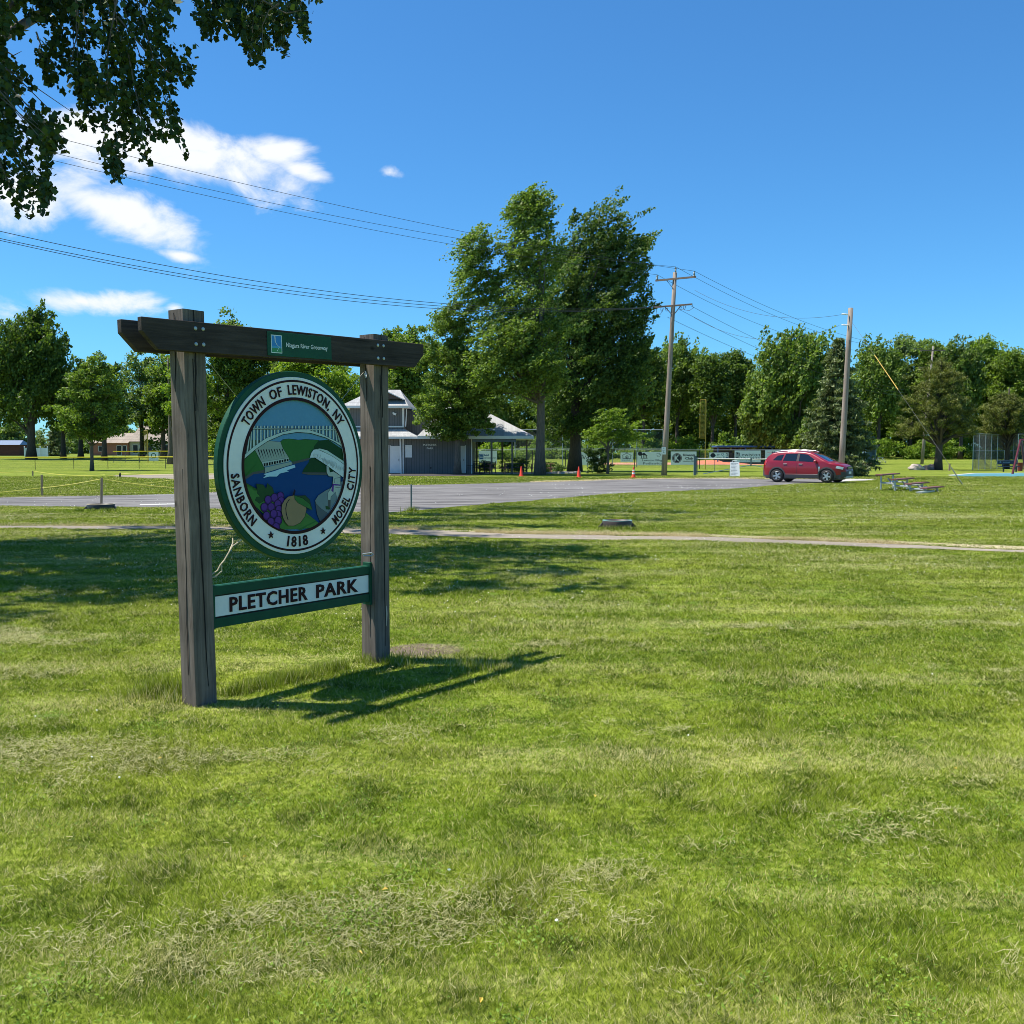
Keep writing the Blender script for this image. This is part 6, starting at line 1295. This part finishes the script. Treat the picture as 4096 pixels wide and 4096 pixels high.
mb.tube([la - ad * 1.2 - B1, la - ad * 1.25 + Vector((0, 0, -.5)) - B1, la - ad * .95 + Vector((0, 0, -.55)) - B1, la - ad * .7 + Vector((0, 0, -.15)) - B1], .014, 5); mb.tube([la - ad * 1.45 + Vector((0, 0, .05)) - B1, la - ad * 1.3 + Vector((0, 0, .25)) - B1, la - ad * 1.05 + Vector((0, 0, .22)) - B1, la - ad * .95 - B1], .012, 5)
mb.tube([la + ad * 1.38 - B1, la + ad * 1.5 + Vector((0, 0, -.25)) - B1, la + ad * 1.2 + Vector((0, 0, -.42)) - B1, la + ad * .6 + Vector((0, 0, -.3)) - B1], .014, 5)
mb.obj('bracing', M_hard, pl)
q = A(2655, 1803, Y - .22) - B1; MB().box(q, (.30, .012, .52)).obj('notice_plate', M_white, pl)
tx = MB(); smallprint(tx, q.x - .09, q.z + .02, .18, .045, q.y - .009, 0); put_text(tx, 'A', q.x, q.z - .10, .10, .11, q.y - .008, 0, .03, .002); put_text(tx, 'o', q.x, q.z + .18, .07, .07, q.y - .008, 0, .03, .002); tx.obj('plate_lettering', mat('green_ink', (.02, .16, .10), .6), pl, recalc=False)
Y2 = 62; B2 = at(3362, Y2); T2 = A(3403, 1232, Y2)
p2 = thing('utility_pole', 'bare wooden pole without crossarms standing behind the front of the red car', 'utility pole', B2); lean_pole(Vector((0, 0, 0)), T2 - B2, .20, .15).obj('pole', M_pole, p2, smooth=True)
for py in (1258, 1301): a = A(3394, py, Y2 - .1) - B2; MB().tube([a, a + Vector((-.36, -.1, .02)), a + Vector((-.50, -.12, 0))], [.03, .045, .02], 6).obj('bracket', M_white, p2)
B3 = at(3685, 118); T3 = A(3733, 1385, 118); p3 = thing('utility_pole', 'distant pale pole with a crossarm seen through the brown pine', 'utility pole', B3); lean_pole(Vector((0, 0, 0)), T3 - B3, .19, .11).obj('pole', mat('pale_pole', (.24, .21, .18), .9, .2, 3), p3, smooth=True)
a3 = A(3728, 1402, 117.8); MB().beam(a3 - Vector((1.5, .2, 0)) - B3, a3 + Vector((1.5, -.2, 0)) - B3, .12, .13).box(A(3693, 1469, 117.8) - B3, (1.1, .1, .1)).obj('crossarm', M_arm, p3)
B4 = at(4098, 150); p4 = thing('utility_pole', 'thin far pole with two crossarms cut by the right picture edge', 'utility pole', B4); T4 = A(4104, 1470, 150); lean_pole(Vector((0, 0, 0)), T4 - B4, .2, .13).obj('pole', mat('pale_pole_far', (.34, .30, .26), .9, .2, 3), p4)
for py in (1517, 1562): q = A(4100, py, 149.8) - B4; MB().box(q, (2.6, .1, .12)).obj('crossarm', M_arm, p4)
# next pole of the line, outside the picture on the left, carries the wires
B0 = Vector((-42, 31, 0)); ad0 = Vector((.62, -.78, 0))
p0 = thing('utility_pole', 'wooden pole with two crossarms outside the left edge carrying the overhead wires', 'utility pole', B0); MB().tube([(0, 0, -.3), (0, 0, 19.0)], [.24, .14], 12).obj('pole', M_pole, p0)
for z_ in (18.6, 15.7): MB().beam(Vector((0, 0, z_)) - ad0 * 1.5, Vector((0, 0, z_)) + ad0 * 1.5, .1, .12).obj('crossarm', M_arm, p0)
def wire(name, label, a, b, sag, r_=.010, n=40, group='overhead power lines', m=None):
    a, b = Vector(a), Vector(b); pts = [a.lerp(b, i / n) - Vector((0, 0, 4 * sag * (i / n) * (1 - i / n))) for i in range(n + 1)]
    tag(MB().tube(pts, r_, 5).obj(name, m or M_cab, recalc=False), label, 'power line', group)
tops_ = [ua + ad * s + Vector((0, 0, .40 if s else .82)) for s in (1.36, 0, -1.36)]
LBL = ['right', 'middle', 'left']
def wire2(label, axy, q, c1, c2, r_):
    a = Vector((axy.x, axy.y, 0)); rows = []
    for px, py in (c1, c2):
        t = min((i / 2000 for i in range(1, 2000)), key=lambda t: abs(2048 + F * (a.x + (q.x - a.x) * t) / (a.y + (q.y - a.y) * t) * 1.0 - px)); z = A(px, py, a.y + (q.y - a.y) * t).z
        rows.append((1 - t, -4 * t * (1 - t), z - q.z * t))
    (p, s, u), (p2, s2_, u2) = rows; D = p * s2_ - p2 * s; za = (u * s2_ - u2 * s) / D; sg = (p * u2 - p2 * u) / D; a.z = za
    wire('power_line', label, a, q, sg, r_, 60)
for i, (q, c1, c2) in enumerate(zip(tops_, ((269, 552), (249, 611), (232, 638)), ((1600, 873), (1600, 912), (1600, 939)))):
    wire2(('highest overhead wire', 'second highest overhead wire', 'third highest overhead wire')[i] + ' coming in from upper left to the crossarm pole', B0 + ad0 * (1.36, 0, -1.36)[i], q, c1, c2, .011)
for i, (s, y0_, y1_) in enumerate(((1.3, 918, 1198), (.3, 947, 1211), (-1.3, 955, 1223))):
    wire2(('upper', 'middle', 'lower')[i] + ' wire of the lower bundle crossing the left sky to the lower crossarm', B0 + ad0 * s, la + ad * s, (0, y0_), (1600, y1_), .015)
for i, (s, s3) in enumerate(((1.36, 1.3), (0, 0), (-1.36, -1.3))):
    wire('power_line', ('top', 'middle', 'bottom')[i] + ' wire of the upper set running right from the crossarm pole into the wood', tops_[i], a3 + Vector((s3, 0, .25)), (1.6, 1.8, 2.2)[i], .012)
for i, s in enumerate((1.3, .5, -.4)):
    wire('power_line', ('top', 'middle', 'bottom')[i] + ' wire of the lower set descending right from the lower crossarm behind the round maple', la + ad * s + Vector((0, 0, (-.1, -.3, -.75)[i])), A(3620, 1560 + 12 * i, 104), (.8, 1.0, 1.0)[i], .012)
for (px, py, qx, qy, sg, lb) in ((2779, 1161, 3363, 1259, 1.6, 'upper'), (2776, 1270, 3357, 1302, 2.2, 'lower')):
    wire('power_line', lb + ' sagging tap wire between the overhead line and the bare pole', A(px, py, 72), A(qx, qy, Y2), sg * .55, .010)
ga = A(3405, 1284, Y2); gb_ = G(3851, 1938); gy = thing('guy_wire', 'slanting guy wire of the bare pole with an orange yellow guard sleeve', 'guy wire', (0, 0, 0))
MB().tube([ga, gb_], .008, 5).obj('cable', M_cab, gy)
def gt_(py): t = (py - 1284) / (1938 - 1284); k = [ga.lerp(gb_, i / 400) for i in range(401)]; return min(k, key=lambda q: abs((2048 - F * ((q.z - EYE) * math.cos(TILT) + q.y * math.sin(TILT)) / (q.y * math.cos(TILT) - (q.z - EYE) * math.sin(TILT))) - py))
MB().tube([gt_(1420), gt_(1558)], .02, 8).obj('guard_sleeve', mat('orange_sleeve', (.60, .36, .03), .5), gy); MB().tube([gt_(1870), gb_], .03, 8).obj('anchor_rod', mat('dark_olive', (.04, .06, .04), .6), gy)
b = at(3796, 88); MB2 = MB().tube([(0, 0, -.1), (.02, 0, .62)], [.09, .08], 8); o = MB2.obj('stub_post', M_arm, loc=b); tag(o, 'short brown wooden stub post right of the pine trunk', 'post')
# ------------------------------------------------------------------ stakes and yellow rope at left
M_stake = mat('stake_wood', (.36, .25, .16), .85, .25, 8, stretch=(4, 4, .5)); M_rope = mat('yellow_rope', (.66, .58, .10), .6)
def stake(label, xb, yb, yt, r_=.028, m=None, lean=0, name='stake'):
    g = G(xb, yb); top = A(xb + lean, yt, g.y); o = MB().beam((0, 0, -.1), tuple(top - g), r_ * 2, r_ * 1.6, up=(0, 1, 0)).obj(name, m or M_stake, loc=g, bevel=.004); tag(o, label, 'stake'); return top
s1 = stake('thin wooden stake on the far side of the left road', 168, 1983, 1899, .035, lean=-1); s2 = stake('tallest wooden stake, standing behind the black riser left of the sign', 405, 2021, 1911, .03, lean=2)
s3 = stake('short dark stake beside the far grey path at left', 480, 1909, 1890.5, .05, M_black); s5 = stake('far thin stake by the road at far left', 131, 1903, 1883, .04); s4 = stake('grey metal stake at the near edge of the lot, right of the sign', 1645, 2045, 1937, .022, mat('grey_stake', (.25, .23, .21), .6))
def rope(label, pts, sag, r_=.012):
    out = []
    for (a, b), sg in zip(zip(pts, pts[1:]), sag): out += [Vector(a).lerp(Vector(b), i / 12) - Vector((0, 0, 4 * sg * (i / 12) * (1 - i / 12))) for i in range(12)]
    tag(MB().tube(out + [Vector(pts[-1])], r_, 5).obj('rope', M_rope, recalc=False), label, 'rope')
q2 = s2 + Vector((0, 0, -.03))
rope('yellow rope strung from the left edge past two stakes to behind the near sign post', [A(-700, 2003, 36.5), A(168, 1951, 36.6), q2, A(900, 1955, 33)], [.12, .03, .10]); rope('thin yellow rope sagging across the far left lawn', [A(-600, 1893, 66), A(131, 1884, s5.y), A(420, 1899, 63), s3 + Vector((0, 0, -.05)), A(900, 1894, 62)], [.15, .15, .1, .1], .018)
rope('short yellow rope rising toward the near sign post over the lawn', [A(520, 1934, 48), A(700, 1918, 50), A(900, 1912, 50)], [.05, .05], .014)
# ------------------------------------------------------------------ far left: shed, vinyl fence, brick house
b = at(-40, 205); sh = thing('shed', 'long low dark red shed with blue grey metal roof at the far left', 'shed', b)
MB().box((3.5, 0, 1.15), (7.6, 4, 2.3)).obj('wall', mat('dark_red_boards', (.09, .028, .02), .8, .2, 2), sh); mb = MB(); mb.add([(-.5, -2.3, 2.25), (7.6, -2.3, 2.25), (7.2, 0, 3.2), (-.5, 0, 3.2), (7.6, 2.3, 2.25), (-.5, 2.3, 2.25)], [(0, 1, 2, 3), (3, 2, 4, 5), (1, 4, 2)]); mb.obj('roof', mat('blue_metal_roof', (.19, .24, .32), .4, .1, metal=.3), sh)
vf = thing('vinyl_fence', 'white vinyl privacy fence with capped posts beside the red shed', 'fence', at(100, 175)); M_vin = mat('white_vinyl_board', (.72, .76, .82), .4)
mb = MB(); 
for k in range(26): mb.box((.2 + k * .155, 0, .78), (.145, .05, 1.5))
mb.obj('boards', M_vin, vf)
for x in (.1, 1.6, 2.9, 4.2): MB().box((x, -.04, .88), (.14, .14, 1.76)).lathe([(.1, 1.76), (.0001, 1.86)], 4, (x, -.04, 0)).obj('post', M_vin, vf)
hs_ = thing('brick_house', 'orange brick house with tan roof and pale siding behind the left trees', 'house', at(374, 215)); M_br = mat('orange_brick', (.34, .13, .085), .85, .12, 3); M_sd = mat('tan_siding', (.42, .36, .29), .8, .06)
MB().box((4.0, 3, 1.35), (8.4, 8, 2.7)).obj('brick_wall', M_br, hs_); MB().box((12.9, 3.4, 1.5), (9.2, 8, 3.0)).obj('siding_wall', M_sd, hs_)
mb = MB(); mb.add([(-.6, -1.5, 2.7), (8.35, -1.5, 2.7), (8.3, 3, 5.0), (2.5, 3, 5.0), (-.6, 7.5, 2.7), (8.35, 7.5, 2.7)], [(0, 1, 2, 3), (3, 2, 5, 4), (0, 3, 4)]).add([(8.4, -1.2, 3.05), (18.2, -1.2, 3.05), (15, 3.4, 6.6), (9.2, 3.4, 6.6), (8.4, 7.8, 3.05), (18.2, 7.8, 3.05)], [(0, 1, 2, 3), (3, 2, 5, 4), (0, 3, 4), (1, 5, 2)]); mb.obj('roof', shingle('tan_shingles', (.33, .27, .21)), hs_)
for x, w_, z0, z1, m_, nm in ((6.2, .9, .1, 2.1, 'door_red', 'door'), (7.4, .7, 1.0, 2.1, 'w', 'window'), (2.2, .9, 1.0, 2.0, 'w', 'window')):
    f = MB().box((x, -1.02, (z0 + z1) / 2), (w_ + .16, .04, z1 - z0 + .16)).obj(nm, M_trim, hs_); MB().box((x, -1.045, (z0 + z1) / 2), (w_, .02, z1 - z0)).obj('pane', M_dark, f)
for x, w_ in ((9.6, 1.0), (11.0, 1.0), (12.6, 1.3), (15.9, 1.6)):
    f = MB().box((x, -.62, 1.4), (w_ + .16, .04, 1.9)).obj('window', M_trim, hs_); MB().box((x, -.645, 1.4), (w_, .02, 1.74)).obj('pane', M_dark, f)
